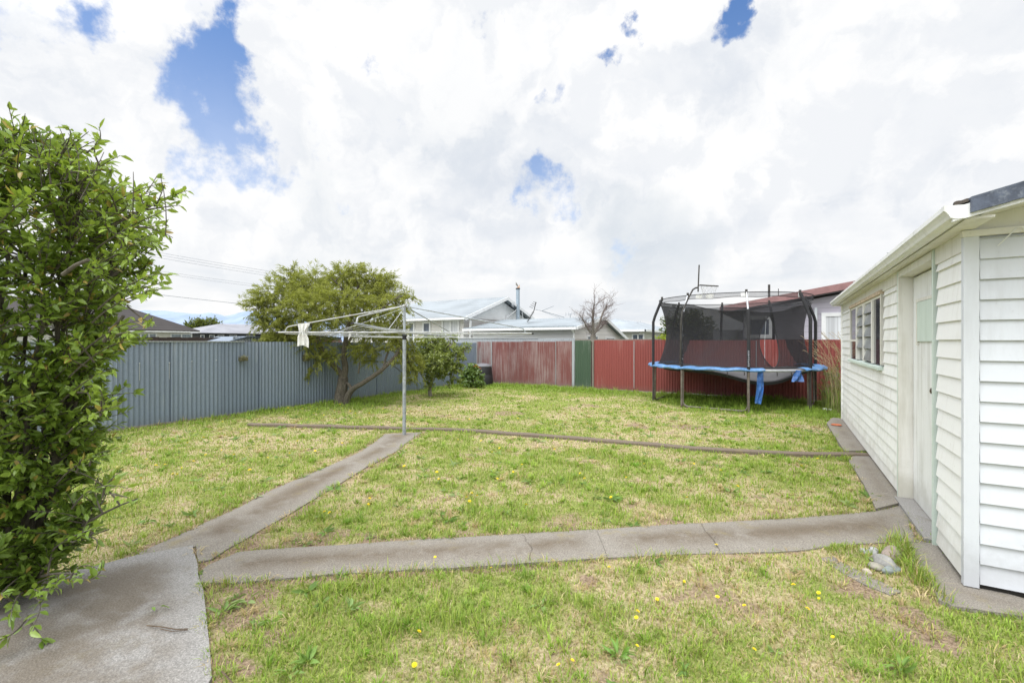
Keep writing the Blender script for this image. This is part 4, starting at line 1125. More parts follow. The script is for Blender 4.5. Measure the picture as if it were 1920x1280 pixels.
for a, b_ in ((213, 254), (295, 352), (32, 72), (115, 180)):
    pa, pb = tp(a, TRD, .86), tp(b_, TRD, .86)
    ga, gb = tp(a, TRD+.02, .025), tp(b_, TRD+.02, .025)
    pts = [pa, pa.lerp(ga, .88), ga.lerp(gb, .03)+Vector((0, 0, .03)), ga.lerp(gb, .09), gb.lerp(ga, .09), gb.lerp(ga, .03)+Vector((0, 0, .03)), pb.lerp(gb, .88), pb]
    MB().tube(pts, .023, 10).build('leg', m_leg, tramp, smooth=True)
TOPR = 1.72; TOPZ = 2.55
pole_objs = []
for a in ANG:
    o_ = TRD+.055
    low = tp(a, o_, .30); mid = tp(a, o_, 1.98); b1 = tp(a, o_-.04, 2.12); top_ = tp(a, TOPR+.015, TOPZ+.02)
    pl = MB().tube([low, mid, b1, top_], .019, 10).build('net_pole', m_silver if a in (254, 213) else m_legd, tramp, smooth=True)
    zt_ = {254: 2.12, 213: 2.10}.get(a)
    path = [tp(a, o_, .86), mid, b1] + ([b1.lerp(top_, .12)] if zt_ else [b1.lerp(top_, .93)])
    MB().tube(path, .034, 12).build('foam_sleeve', m_foam, pl, smooth=True)
    MB().tube([tp(a, o_, .02), tp(a, o_, .42), tp(a, o_, .87)], .024, 8).build('pole_foot', m_legd if a not in (213, 254) else m_leg, pl, smooth=True)
    cp = MB(); cp.tube([top_+Vector((0, 0, -.045)), top_+Vector((0, 0, .045))], .026, 10); cp.build('pole_cap', m_legd, pl, smooth=True)
    pole_objs.append(pl)
# lettering down the sleeve that faces the yard: pale glyph strokes, upright column
lt = MB(); rl = random.Random(3)
cz = 1.72; fa = tp(254, TRD+.055, 0); toc = Vector((-fa.x, -fa.y, 0)).normalized(); sd_ = Vector((-toc.y, toc.x, 0))
z = 1.30
while z > .99:
    h = .030
    q = fa+toc*.0355+Vector((0, 0, z))
    for kx in (-.010, 0, .010):
        if rl.random() < .75: lt.obox(q+sd_*(kx-.0025)+Vector((0, 0, -h*.4)), sd_*.005, toc*.0015, Vector((0, 0, h*rl.uniform(.35, .8))))
    lt.obox(q-sd_*.012+Vector((0, 0, -h*.45)), sd_*.024, toc*.0012, Vector((0, 0, .006)))
    z -= h+.008
lt.build('lettering', mat_plain('pale_print', (.5, .52, .58), .7, .1), pole_objs[1])
# worn white flecks on the sleeve at the hoop
wf = MB(); fa = tp(213, TRD+.055, 0); toc = Vector((-fa.x, -fa.y, 0)).normalized(); sd_ = Vector((-toc.y, toc.x, 0))
for k in range(90):
    th = rl.uniform(-1.3, 1.3); dirv = toc*math.cos(th)+sd_*math.sin(th); q = fa+dirv*.0345+Vector((0, 0, rl.uniform(.93, 1.95)))
    tv = sd_*math.cos(th)-toc*math.sin(th); s_ = rl.uniform(.003, .009)
    wf.obox(q, tv*s_*rl.uniform(.6, 1.6), dirv*.0012, Vector((0, 0, s_*rl.uniform(.5, 2))))
wf.build('worn_patches', mat_plain('worn_foam', (.30, .31, .34), .9, .3), pole_objs[0])
# band at the top of the net
def band(r, z0, z1, a0, a1): 
    s = MB(); n = 0
    for a in np.arange(a0, a1+.1, 2.5):
        s.v += [tp(a, r, z0+.010*math.sin(a*.21)), tp(a, r, z1)]; n += 1
    for i in range(n-1): s.f.append((2*i, 2*i+1, 2*i+3, 2*i+2))
    return s
bd = band(TOPR, TOPZ-.085, TOPZ+.005, 0, 360).build('net_band', m_band, tramp)
MB().tube([tp(a, TOPR, TOPZ+.008) for a in range(0, 361, 4)], .009, 6, False).build('piping', m_pipe, bd)
MB().tube([tp(a, TOPR, TOPZ-.088+.010*math.sin(a*.21)) for a in range(0, 361, 4)], .007, 6, False).build('piping', m_pipe, bd)
for a in (222, 253, 296, 122, 230):
    band(TOPR+.004, TOPZ-.09, TOPZ+.012, a-2.5, a+2.5).build('white_tab', mat_plain('white_tab', (.75, .75, .75), .7, .08), bd)
# net: hour-glass, its front edge slumped, with a leaf-shaped doorway
def net_top(a):
    a = a % 360
    front = math.exp(-((a-262)/48)**2)
    poles = min(abs((a-p+180) % 360-180) for p in ANG)
    return TOPZ-.09-(.30*front)-.05*(1-math.exp(-(poles/9)**2))*(1 if 200 < a < 320 else .3)
def net_r(t): return 1.74-.19*math.sin(math.pi*min(1, t))**1.0*1.0+(TOPR-.02-1.74)*t
DOORA, DZ0, DZ1, DW = 272.5, .93, 2.06, .20
def leafw(z):
    t = (z-DZ0)/(DZ1-DZ0)
    return 0 if t <= 0 or t >= 1 else DW*math.sin(math.pi*t**.85)**.8
ns = MB(); NA, NZ = 480, 40
for i in range(NA):
    a = 360*i/NA; zt_ = net_top(a)
    for j in range(NZ+1):
        t = j/NZ; z = .925+(zt_-.925)*t
        wv = .02*mnoise.noise(Vector((math.cos(R(a))*4, math.sin(R(a))*4, z*2)))
        ns.v.append(tp(a, net_r((z-.925)/(TOPZ-.09-.925))+wv, z))
for i in range(NA):
    a = 360*(i+.5)/NA; i2 = (i+1) % NA; zt_ = net_top(a)
    for j in range(NZ):
        z = .925+(zt_-.925)*(j+.5)/NZ
        s_ = R((a-DOORA+180) % 360-180)*1.5
        if abs(s_) < leafw(z): continue
        ns.f.append((i*(NZ+1)+j, i2*(NZ+1)+j, i2*(NZ+1)+j+1, i*(NZ+1)+j+1))
net = ns.build('safety_net', m_net, tramp, smooth=True)
edge = []
for sg in (-1, 1):
    L_ = [(DOORA+sg*math.degrees(leafw(z)/1.5), z) for z in np.linspace(DZ0+.001, DZ1-.001, 30)]
    edge += L_ if sg < 0 else L_[::-1]
MB().tube([tp(a, net_r((z-.925)/(TOPZ-1.015))+.004, z) for a, z in edge], .011, 6).build('doorway_binding', m_pipe, net)
MB().tube([tp(DOORA, 1.46, 2.05), tp(DOORA-1.5, 1.47, 1.5), tp(DOORA-4.5, 1.62, 1.0)], .004, 5).build('cord', m_wire, net)
MB().tube([tp(a, net_r(1)+(.0), net_top(a)) for a in range(0, 361, 3)], .008, 6, False).build('top_hem', m_pipe, net)
MB().tube([tp(a, 1.745, .935) for a in range(0, 361, 4)], .012, 6, False).build('bottom_hem', m_pipe, net)
# mat: slung low where the springs have gone
ms = MB(); NA, NR = 96, 16
def mat_z(a, r):
    d_ = (a-268+180) % 360-180
    w_ = math.exp(-(abs(d_)/27)**2.2)
    return .868-.23*w_*sstep(np.array(r), .15, 1.5)-.10*(1-(r/1.6)**2)
for i in range(NA):
    for j in range(NR+1):
        r = 1.58*j/NR; a = 360*i/NA; ms.v.append(tp(a, r, float(mat_z(a, r))))
for i in range(NA):
    i2 = (i+1) % NA
    for j in range(NR): ms.f.append((i*(NR+1)+j, i2*(NR+1)+j, i2*(NR+1)+j+1, i*(NR+1)+j+1))
mt_ = ms.build('mat', m_mat, tramp, smooth=True)
me_ = MB()
for i in range(97):
    a = 360*i/96; z = float(mat_z(a, 1.58)); me_.v += [tp(a, 1.575, z+.004), tp(a, 1.63, z-.010), tp(a, 1.62, z-.075), tp(a, 1.57, z-.06)]
for i in range(96):
    for k in range(3): me_.f.append((4*i+k, 4*i+k+1, 4*i+k+5, 4*i+k+4))
me_.build('mat_edge', m_pipe, mt_)
for i in range(72):
    a = i*5+2
    dropped = abs((a-270+180) % 360-180) < 34
    p = tp(a, TRD-.03, .875)
    if dropped:
        if i % 2: continue
        q = p+Vector((0, 0, -rl.uniform(.09, .15)))
    else: q = tp(a, 1.63, float(mat_z(a, 1.6))-.01)
    MB().tube([p, p.lerp(q, .2), p.lerp(q, .25), p.lerp(q, .85), p.lerp(q, .9), q], [.003, .003, .009, .009, .003, .003], 6).build('spring', m_legd, tramp)
# pad: puffy vinyl ring, missing at the front where the frame shows
pd = MB(); sect = [(1.70, .918), (1.80, .940), (1.90, .940), (1.985, .922), (2.0, .895), (1.985, .872), (1.955, .868)]
A_ = [a for a in np.arange(289, 289+334.1, 2.0)]
for i, a in enumerate(A_):
    pf = .014*mnoise.noise(Vector((a*.11, 0, 0)))+(.012 if (a % 360 > 335 or a % 360 < 20) else 0)
    rr = .02*mnoise.noise(Vector((0, a*.16, 3)))
    for r, z in sect: pd.v.append(tp(a, r+rr, z+pf*(1 if z > .9 else .7)-(.01*math.sin(a*.4))))
ks = len(sect)
for i in range(len(A_)-1):
    for k in range(ks-1): pd.f.append((i*ks+k, i*ks+k+1, (i+1)*ks+k+1, (i+1)*ks+k))
pad = pd.build('safety_pad', m_blue, tramp, smooth=True)
def flap(a, r, z0, z1, w0, w1, twist, lean, name='torn_flap'):
    s = MB(); n, m_ = 14, 6
    for j in range(n+1):
        t = j/n; z = z0+(z1-z0)*t; w_ = w0+(w1-w0)*t
        c = tp(a, r, z); tan = (tp(a+1, r, z)-tp(a-1, r, z)).normalized(); out_ = (tp(a, r+1, z)-tp(a, r, z))
        c = c+tan*lean*max(0, t-.55)*2
        for i in range(m_+1):
            u = i/m_-.5
            s.v.append(c+tan*u*w_*math.cos(twist*t)+out_*(u*w_*math.sin(twist*t)+.03*math.sin(u*7+t*4)))
    for j in range(n):
        for i in range(m_):
            q = j*(m_+1)+i; s.f.append((q, q+1, q+m_+2, q+m_+1))
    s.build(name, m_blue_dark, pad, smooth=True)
flap(261, 1.93, .90, .20, .12, .13, .9, -.07)
flap(284.5, 1.97, .90, .66, .16, .25, .3, -.05)
sp_ = MB(); q = tp(99, 1.93, .9); sp_.tube([q, q-Vector((0, 0, .35)), q-Vector((0, 0, .62)), q-Vector((.02, 0, .80))], [.016, .022, .03, .07], 6); sp_.build('loose_strap', m_pipe, pad)
# basketball hoop
m_hoopnet = mat_plain('white_cord', (.6, .6, .62), .8, .1)
pb_ = pole_objs[0]
h0 = tp(213, TRD+.10, 1.0)
j0 = P(1279, 585, 10.16); j1 = P(1291, 558, 10.2); j2 = P(1299, 543, 10.22); j3 = P(1305, 539, 10.23)
hoop = MB().tube([h0, P(1277, 605, 10.14), j0, j1, j2, j3-(j3-j2)*.2, j3+yard(.04, -.016)], .018, 10).build('basketball_hoop', m_legd, tramp, smooth=True)
tanv = yard(.376, .927); nrm = yard(.927, -.376)
bc = j3+nrm*.03+Vector((0, 0, .17))
MB().obox(bc-tanv*.30-Vector((0, 0, .24)), tanv*.60, nrm*.028, Vector((.0, .0, .53))+nrm*.02).build('backboard', m_legd, hoop, bevel=.006)
rc = j3+nrm*.27+Vector((0, 0, .03))
rp = [rc+(nrm*math.cos(t)+tanv*math.sin(t))*.185+Vector((0, 0, -.02*math.cos(t)+.0235*math.sin(t))) for t in np.linspace(0, 2*math.pi, 33)]
MB().tube(rp, .013, 8, False).tube([bc+Vector((0, 0, -.14)), rp[16]], .012, 6).build('hoop_ring', m_legd, hoop, smooth=True)
hn = MB()
for k in range(12):
    for sg in (-1, 1):
        pts = []
        for t in np.linspace(0, 1, 6):
            th = 2*math.pi*k/12+sg*t*1.6; r = .18*(1-.55*t)
            pts.append(rc+(nrm*math.cos(th)+tanv*math.sin(th))*r+Vector((0, 0, -.30*t)))
        hn.tube(pts, .002, 4, False)
hn.build('hoop_net', m_hoopnet, hoop)
# ------------------------------------------------------------------ trees and shrubs
m_bark = mat_plain('tree_bark', (.092, .080, .062), .95, .45, 18, stretch=(2, 2, .7), dirt=(.17, .16, .12))
m_bark2 = mat_plain('grey_bark', (.20, .18, .15), .95, .35, 22)
m_leaf = mat_leaf('foliage', .5, .38, .3)
m_leaf_gloss = mat_leaf('glossy_foliage', .32, .30, .5)

def smooth_path(pts, n=4):
    """Catmull-Rom through the points"""
    P_ = [np.array(p, dtype=float) for p in pts]; outp = []
    for i in range(len(P_)-1):
        p0, p1, p2, p3 = P_[max(i-1, 0)], P_[i], P_[i+1], P_[min(i+2, len(P_)-1)]
        for k in range(n):
            t = k/n
            outp.append(.5*((2*p1)+(-p0+p2)*t+(2*p0-5*p1+4*p2-p3)*t*t+(-p0+3*p1-3*p2+p3)*t**3))
    outp.append(P_[-1]); return outp
def limb(s, pts, r0, r1, n=8):
    q = smooth_path(pts); m = len(q)
    q = [p+np.array(mnoise.noise_vector(Vector(p)*4))*.25*(r0) if 0 < i < m-1 else p for i, p in enumerate(q)]
    s.tube(q, [r0+(r1-r0)*i/(m-1) for i in range(m)], n); return q

def px_tree(name, label, base_px, Y0, limbs, clumps, per_px2, spray_len, n_leaf, leaf_len, leaf_w, col_lo, col_hi, dspread, bark, leafmat, ang=.75, droop=.35, cat='tree', big=False, yc=None, group=None, twig_r=.006):
    """limbs: list of (points (px,py,dY), r0, r1); clumps: (px,py,rx,ry[,dY]) at depth Y0"""
    base = P(base_px[0], base_px[1], Y0)
    t = thing(name, label, cat, (base.x, base.y, 0), group)
    tr = MB(); nodes = []
    for i, (pts, r0, r1) in enumerate(limbs):
        q = limb(tr, [P(a, b_, Y0+d_) for a, b_, d_ in pts], r0, r1)
        nodes += q if i or len(limbs) == 1 else q[-3:]
    nodes = np.array(nodes)
    k = Y0/F_
    pos_, dir_, len_, wid_, col_ = [], [], [], [], []
    tw = MB()
    zs = [H_+(640-c[1])/F_*Y0 for c in clumps]; zlo, zhi = min(zs), max(zs)+.3
    for c in clumps:
        cx, cy, rx, ry = c[:4]; dy = c[4] if len(c) > 4 else 0
        cc = np.array(P(cx, cy, Y0+dy)); R3 = np.array([rx*k, min(rx, ry)*k*dspread, ry*k])
        j = np.argmin(((nodes-cc)**2).sum(1)); br = bez(nodes[j], .5*(nodes[j]+cc)+np.array([0, 0, .08]), cc, 7)
        tw.tube(list(br), [twig_r*2.2-(twig_r*1.4)*i/6 for i in range(7)], 5)
        n = max(4, int(math.pi*rx*ry*per_px2))
        for _ in range(n):
            q = rng.normal(size=3); q /= np.linalg.norm(q); q *= rng.random()**.38
            off_ = q*R3; off_ = np.array([C_*off_[0]-S_*off_[1], S_*off_[0]+C_*off_[1], off_[2]])
            p1 = cc+off_
            outw = off_/max(1e-6, np.linalg.norm(off_))
            L = spray_len*(.6+.8*rng.random())
            d_ = unit(outw+.8*rng.normal(size=3)*.5+np.array([0, 0, .35]))
            p0 = p1-d_*L*.6
            path = bez(p0, p1, p1+d_*L*.5+np.array([0, 0, -droop*L*.5]), 6)
            if rng.random() < .5: tw.tube(list(path), [twig_r*.7, twig_r*.6, twig_r*.5, twig_r*.4, twig_r*.3, twig_r*.2], 3, False)
            nl = max(3, int(n_leaf*(.7+.6*rng.random())))
            po, di = twig_leaves(path, nl, .1, 1.0, ang, droop)
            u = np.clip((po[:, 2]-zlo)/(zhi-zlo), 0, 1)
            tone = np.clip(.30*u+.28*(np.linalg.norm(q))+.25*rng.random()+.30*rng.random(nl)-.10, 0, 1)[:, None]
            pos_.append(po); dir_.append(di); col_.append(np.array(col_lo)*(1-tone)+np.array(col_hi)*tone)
            len_.append(leaf_len*(.65+.6*rng.random(nl))); wid_.append(leaf_w*(.7+.5*rng.random(nl)))
    tr.build('trunk', bark, t, smooth=True)
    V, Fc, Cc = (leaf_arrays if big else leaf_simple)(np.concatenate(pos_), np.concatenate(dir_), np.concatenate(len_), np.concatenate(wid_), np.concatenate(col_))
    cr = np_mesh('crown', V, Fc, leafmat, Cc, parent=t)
    tw.build('twigs', bark, cr)
    return t

# the feathery tree at the grey fence
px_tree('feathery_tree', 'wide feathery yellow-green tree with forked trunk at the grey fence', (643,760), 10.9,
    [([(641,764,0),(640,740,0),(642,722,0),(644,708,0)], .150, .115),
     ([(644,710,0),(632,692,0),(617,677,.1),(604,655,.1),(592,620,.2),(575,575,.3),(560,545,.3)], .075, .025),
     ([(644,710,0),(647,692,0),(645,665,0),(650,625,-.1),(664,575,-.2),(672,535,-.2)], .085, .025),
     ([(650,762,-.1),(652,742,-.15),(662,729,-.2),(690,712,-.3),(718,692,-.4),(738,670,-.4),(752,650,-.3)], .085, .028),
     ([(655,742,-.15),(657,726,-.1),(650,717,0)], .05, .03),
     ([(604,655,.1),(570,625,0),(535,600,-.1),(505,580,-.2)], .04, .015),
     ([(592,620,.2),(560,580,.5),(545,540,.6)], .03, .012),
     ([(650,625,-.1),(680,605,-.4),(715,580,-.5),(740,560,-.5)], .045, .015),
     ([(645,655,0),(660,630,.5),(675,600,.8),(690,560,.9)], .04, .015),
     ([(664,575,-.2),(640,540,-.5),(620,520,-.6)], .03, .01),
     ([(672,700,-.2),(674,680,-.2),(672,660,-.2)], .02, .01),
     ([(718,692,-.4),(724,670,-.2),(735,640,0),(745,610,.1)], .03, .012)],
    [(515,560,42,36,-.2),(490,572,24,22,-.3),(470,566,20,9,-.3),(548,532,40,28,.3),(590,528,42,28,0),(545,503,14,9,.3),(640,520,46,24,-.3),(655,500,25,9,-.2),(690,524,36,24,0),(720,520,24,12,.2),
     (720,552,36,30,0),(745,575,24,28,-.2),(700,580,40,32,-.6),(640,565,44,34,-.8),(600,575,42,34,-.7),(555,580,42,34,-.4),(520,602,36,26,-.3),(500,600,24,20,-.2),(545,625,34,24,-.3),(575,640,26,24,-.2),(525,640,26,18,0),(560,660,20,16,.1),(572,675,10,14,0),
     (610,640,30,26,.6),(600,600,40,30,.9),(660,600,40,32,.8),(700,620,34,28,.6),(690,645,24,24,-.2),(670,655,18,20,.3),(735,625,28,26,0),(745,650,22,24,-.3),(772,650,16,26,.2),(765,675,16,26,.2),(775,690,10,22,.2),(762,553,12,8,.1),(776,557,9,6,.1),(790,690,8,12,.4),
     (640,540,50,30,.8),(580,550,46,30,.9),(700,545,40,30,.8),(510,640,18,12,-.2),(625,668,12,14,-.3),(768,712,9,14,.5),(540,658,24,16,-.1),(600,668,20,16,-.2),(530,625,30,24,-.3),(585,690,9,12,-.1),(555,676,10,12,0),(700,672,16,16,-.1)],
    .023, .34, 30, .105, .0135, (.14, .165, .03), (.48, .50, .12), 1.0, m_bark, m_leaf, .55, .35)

# the lemon tree
px_tree('lemon_tree', 'small glossy green lemon tree between feathery tree and compost bin', (808,744), 12.45,
    [([(808,746,0),(806,728,0),(809,712,0),(810,700,0)], .055, .042),
     ([(810,702,0),(800,685,.1),(795,665,.1),(800,645,.1)], .032, .012), ([(810,702,0),(822,685,-.1),(835,668,-.1),(845,650,0)], .032, .012), ([(810,700,0),(812,680,-.2),(815,655,-.3)], .03, .012), ([(825,683,0),(850,672,.2),(870,660,.3)], .02, .008), ([(806,722,0),(796,712,0),(788,700,0)], .018,.008)],
    [(805,655,22,22,0),(825,645,24,20,.1),(800,680,20,20,-.2),(825,675,26,24,-.3),(845,665,20,22,0),(862,662,14,14,.3),(875,652,10,8,.4),(845,690,18,14,0),(850,710,12,8,0),(825,700,16,10,-.2),(805,712,12,12,-.1),(790,665,12,16,.1),(792,640,12,10,.2),(835,630,12,8,.2),(815,690,24,16,.4),(860,685,12,12,.2),(782,690,8,16,.2),(830,660,26,22,.5),(853,632,8,6,.2)],
    .040, .20, 11, .085, .042, (.05, .10, .022), (.40, .46, .12), 1.0, m_bark2, m_leaf_gloss, .9, .25, big=True)

# leafy shrub by the compost bin, with a few orange flowers
sh = px_tree('leafy_shrub', 'dark green leafy shrub with orange flowers in front of the compost bin', (884,722), 14.9,
    [([(884,724,0),(884,715,0),(885,705,0)], .02, .015), ([(884,715,0),(876,700,0)], .012, .006), ([(884,715,0),(893,700,0)], .012, .006)],
    [(880,705,16,14,0),(892,702,13,14,-.1),(884,692,12,10,0),(872,714,9,8,0),(899,713,9,8,-.1),(888,714,16,8,-.3)],
    .07, .16, 8, .11, .062, (.05, .10, .022), (.22, .34, .08), .9, m_bark2, m_leaf_gloss, .9, .3, cat='shrub', big=True)
m_orange = mat_plain('orange_petal', (.75, .27, .03), .6, .25, 30)
for px, py in ((893, 685), (897, 688), (900, 691), (890, 687)):
    s = MB(); c = P(px, py, 14.35)
    for k in range(7):
        a = k*.9; s.poly([c, c+Vector((.03*math.cos(a), .03*math.sin(a), .012)), c+Vector((.05*math.cos(a+.35), .05*math.sin(a+.35), .004)), c+Vector((.03*math.cos(a+.7), .03*math.sin(a+.7), .012))])
    s.build('flower', m_orange, sh)
# compost bin
cb = yard((905-960)/F_*15.75, 15.75)
bin_ = thing('compost_bin', 'black tapered plastic compost bin with grey domed lid in the fence corner', 'compost bin', cb)
s = MB(); s.lathe([(.37, 0), (.372, .02), (.345, .35), (.338, .36), (.338, .38), (.315, .60), (.30, .64)], cb, 28); s.build('bin_body', m_black, bin_, smooth=True)
s = MB(); s.lathe([(.315, .63), (.32, .66), (.27, .70), (.15, .735), (.03, .75), (0, .75)], cb, 28); s.build('lid', mat_plain('grey_plastic', (.14, .14, .155), .5, .2, 12), bin_, smooth=True)

# the big shrub beside the slab
def big_shrub():
    cX, cY = -2.80, 2.62; bs = yard(-3.02, 2.72)
    t = thing('leafy_shrub', 'tall bushy green shrub with small glossy leaves beside the concrete slab', 'shrub', bs)
    prof = [(0.0, .20), (.25, .27), (.45, .33), (.9, .42), (1.3, .50), (1.7, .56), (2.0, .66), (2.25, .70), (2.45, .54), (2.6, .36), (2.72, .18)]
    pr = lambda z: float(np.interp(z, [a for a, _ in prof], [b for _, b in prof]))
    st = MB(); tw = MB(); nodes = []
    for i in range(16):
        th = i*2.39996; zt = 1.6+1.0*((i*7) % 16)/16; r = pr(zt)*.62
        tip = np.array(yard(cX+r*math.cos(th), cY+r*math.sin(th), zt))
        b0 = np.array(bs)+np.array([.06*math.cos(th), .06*math.sin(th), 0])
        ctl = b0*.45+tip*.55; ctl[2] = zt*.38
        q = bez(b0, ctl, tip, 12); q[1:-1] += rng.normal(size=(10, 3))*.012
        st.tube(list(q), [.024-.017*k/11 for k in range(12)], 7); nodes.append(q[3:])
    for tip, z0 in ((yard(-2.32, 2.62, .42), .1), (yard(-2.25, 2.35, .30), .08), (yard(-2.55, 2.2, .16), .06), (yard(-2.1, 2.55, .62), .15), (yard(-2.6, 2.15, .35), .1)):
        q = bez(bs, (np.array(bs)+np.array(tip))/2+np.array([0, 0, z0]), tip, 9); st.tube(list(q), [.014-.010*k/8 for k in range(9)], 6); nodes.append(q[2:])
    # sawn-off stubs
    for a, b_ in ((P(118, 515, 2.2), P(166, 487, 2.18)), (P(195, 640, 2.4), P(232, 592, 2.4))):
        st.tube([a, (a+b_)/2+Vector((0, 0, .01)), b_], [.010, .009, .008], 7)
    nodes = np.concatenate(nodes)
    A, B, Cc_, Dd, E = [], [], [], [], []
    def twig(p0, tip, nl, lmul=1.0, bare=0.0):
        L = np.linalg.norm(tip-p0)
        ctl = .5*(p0+tip)+np.array([0, 0, .10*L])+rng.normal(size=3)*.04
        path = bez(p0, ctl, tip, 8)
        tw.tube(list(path), [.0050-.0036*k/7 for k in range(8)], 5, False)
        if nl:
            po, di = twig_leaves(path, nl, .22, 1.0-bare, .80, .10)
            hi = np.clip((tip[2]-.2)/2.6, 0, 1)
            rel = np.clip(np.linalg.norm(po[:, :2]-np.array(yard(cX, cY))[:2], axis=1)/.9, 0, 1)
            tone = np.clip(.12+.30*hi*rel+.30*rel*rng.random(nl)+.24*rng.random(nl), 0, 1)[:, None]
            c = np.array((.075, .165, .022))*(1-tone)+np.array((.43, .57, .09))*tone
            yl = rng.random(nl) < .035; c[yl] = np.array((.48, .36, .10))
            A.append(po); B.append(di); Cc_.append((.034+.036*rng.random(nl))*lmul); Dd.append((.013+.014*rng.random(nl))*lmul); E.append(c)
    N = 1400
    for i in range(N):
        z = .12+2.58*rng.random()**.92; th = rng.random()*6.283; f = .35+.67*rng.random()**.7
        wob = 1+.22*mnoise.noise(Vector((math.cos(th)*1.6, math.sin(th)*1.6, z*1.9)))
        r = pr(z)*f*wob
        tip = np.array(yard(cX+r*math.cos(th), cY+r*math.sin(th), z))
        cand = nodes[(nodes[:, 2] < z-.05)]
        if len(cand) == 0: cand = nodes
        d = ((cand-tip)**2).sum(1); j = np.argsort(d)[rng.integers(0, min(4, len(d)))]
        p0 = cand[j]
        if np.linalg.norm(p0-tip) > .6: p0 = tip+(p0-tip)*(.6/np.linalg.norm(p0-tip))
        twig(p0, tip, int(rng.integers(16, 30)))
    # long shoots that break the outline: (px, py, depth, bareness)
    for px, py, Yd, bare, nl in ((350,358,2.35,.0,26),(325,365,2.4,.0,24),(300,345,2.4,0,24),(318,392,2.3,0,22),(225,292,2.3,.0,24),(150,250,2.3,0,24),(185,262,2.4,0,22),(130,258,2.3,.35,14),(95,245,2.2,.3,16),(160,280,2.2,.2,20),(190,300,2.4,0,22),(15,195,2.3,0,18),(45,250,2.2,0,20),(230,340,2.3,0,24),(285,438,2.3,.0,22),(262,470,2.3,0,18),(240,460,2.3,.1,16),(315,515,2.25,0,24),(305,540,2.3,0,24),(270,600,2.3,0,18),(285,360,2.5,.2,16),(262,375,2.4,0,22),(245,640,2.3,0,18),(240,915,2.2,0,20),(225,760,2.2,0,20),(160,1085,2.25,.0,12),(90,1110,2.2,0,12),(55,1185,2.1,0,12),(20,1165,2.1,0,14),(215,690,2.3,0,20),(210,850,2.3,0,20),(195,985,2.3,0,18)):
        tip = np.array(P(px, py, Yd)); inner = np.array(yard(cX, cY, max(.1, tip[2]-.35)))
        p0 = tip+(inner-tip)*min(1, .55/np.linalg.norm(inner-tip)); twig(p0, tip, nl, 1.05, bare)
        for _ in range(2):
            u = .3+.5*rng.random(); q = p0+(tip-p0)*u; tt = q+unit(tip-p0+rng.normal(size=3)*.25)*.16; twig(q, tt, 9, 1.0)
    for px, py in ((110,236),(95,262),(75,250),(195,285),(250,322),(300,325),(128,250),(60,240)):
        tip = np.array(P(px, py, 2.3)); p0 = tip+np.array([0, 0, -.28])+rng.normal(size=3)*.05; tw.tube(list(bez(p0, (p0+tip)/2+rng.normal(size=3)*.02, tip, 5)), [.003, .0027, .0024, .002, .0014], 4, False)
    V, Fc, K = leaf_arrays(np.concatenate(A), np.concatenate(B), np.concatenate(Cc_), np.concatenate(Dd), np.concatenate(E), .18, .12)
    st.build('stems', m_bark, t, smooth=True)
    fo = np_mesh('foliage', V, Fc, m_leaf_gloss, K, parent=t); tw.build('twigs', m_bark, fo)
big_shrub()

# dry tall grass and green weeds behind the shed corner
tg0 = G(1562, 772)
tg = thing('tall_grass', 'clump of tall dry seeding grass between shed corner and red fence', 'grass clump', tg0)
s = MB(); hd = MB()
for k in range(46):
    b0 = Vector((.85+rng.random()*.6, 11.6+rng.random()*1.4, 0)); h = 1.15+.55*rng.random(); lean = yard(-.15-.55*rng.random(), -.25+.4*rng.random())
    q = bez(b0, b0+Vector((0, 0, h*.75)), b0+lean+Vector((0, 0, h)), 7); s.tube(list(q), [.004, .0036, .0033, .003, .0026, .002, .0015], 4, False)
    e = Vector(q[-1]); dirv = (Vector(q[-1])-Vector(q[-2])).normalized()
    for j in range(12):
        p = e-dirv*.02*j; dd = (dirv+Vector(rng.normal(size=3))*.35).normalized(); hd.bar(p, p+dd*.035, .005, .003)
s.build('stalks', mat_plain('dry_stalk', (.42, .33, .18), .8, .25, 10), tg); hd.build('seed_heads', mat_plain('seed_heads', (.52, .41, .25), .9, .25, 10), tg)
n = 380; bx = .75+rng.random(n)*.7; by = 11.3+rng.random(n)*1.9
V, Fc, Cc = blades(bx, by, .25+.55*rng.random(n), np.full(n, .012), .2+.5*rng.random(n), rng.random(n)*6.28, np.array([(.24, .30, .09)])*(.6+.7*rng.random((n, 1))), np.zeros(n))
np_mesh('blades', V, Fc, m_grass, Cc, parent=tg)
px_tree('leafy_weed', 'grey-green weedy bush in the corner beside the shed wall', (1562,762), 10.4,
    [([(1562,764,0),(1560,740,0),(1562,715,0)], .01, .006), ([(1562,750,0),(1550,720,.2)], .008, .004), ([(1564,750,0),(1570,710,.2)], .008, .004)],
    [(1560,715,14,24,.3),(1568,690,8,18,.4),(1552,735,14,18,.2),(1567,745,12,16,0),(1548,700,8,12,.5),(1572,725,6,24,-.1),(1560,757,14,8,-.1)],
    .05, .18, 10, .055, .018, (.08, .115, .04), (.32, .37, .14), 1.2, m_bark2, m_leaf, .8, .2, cat='weed')

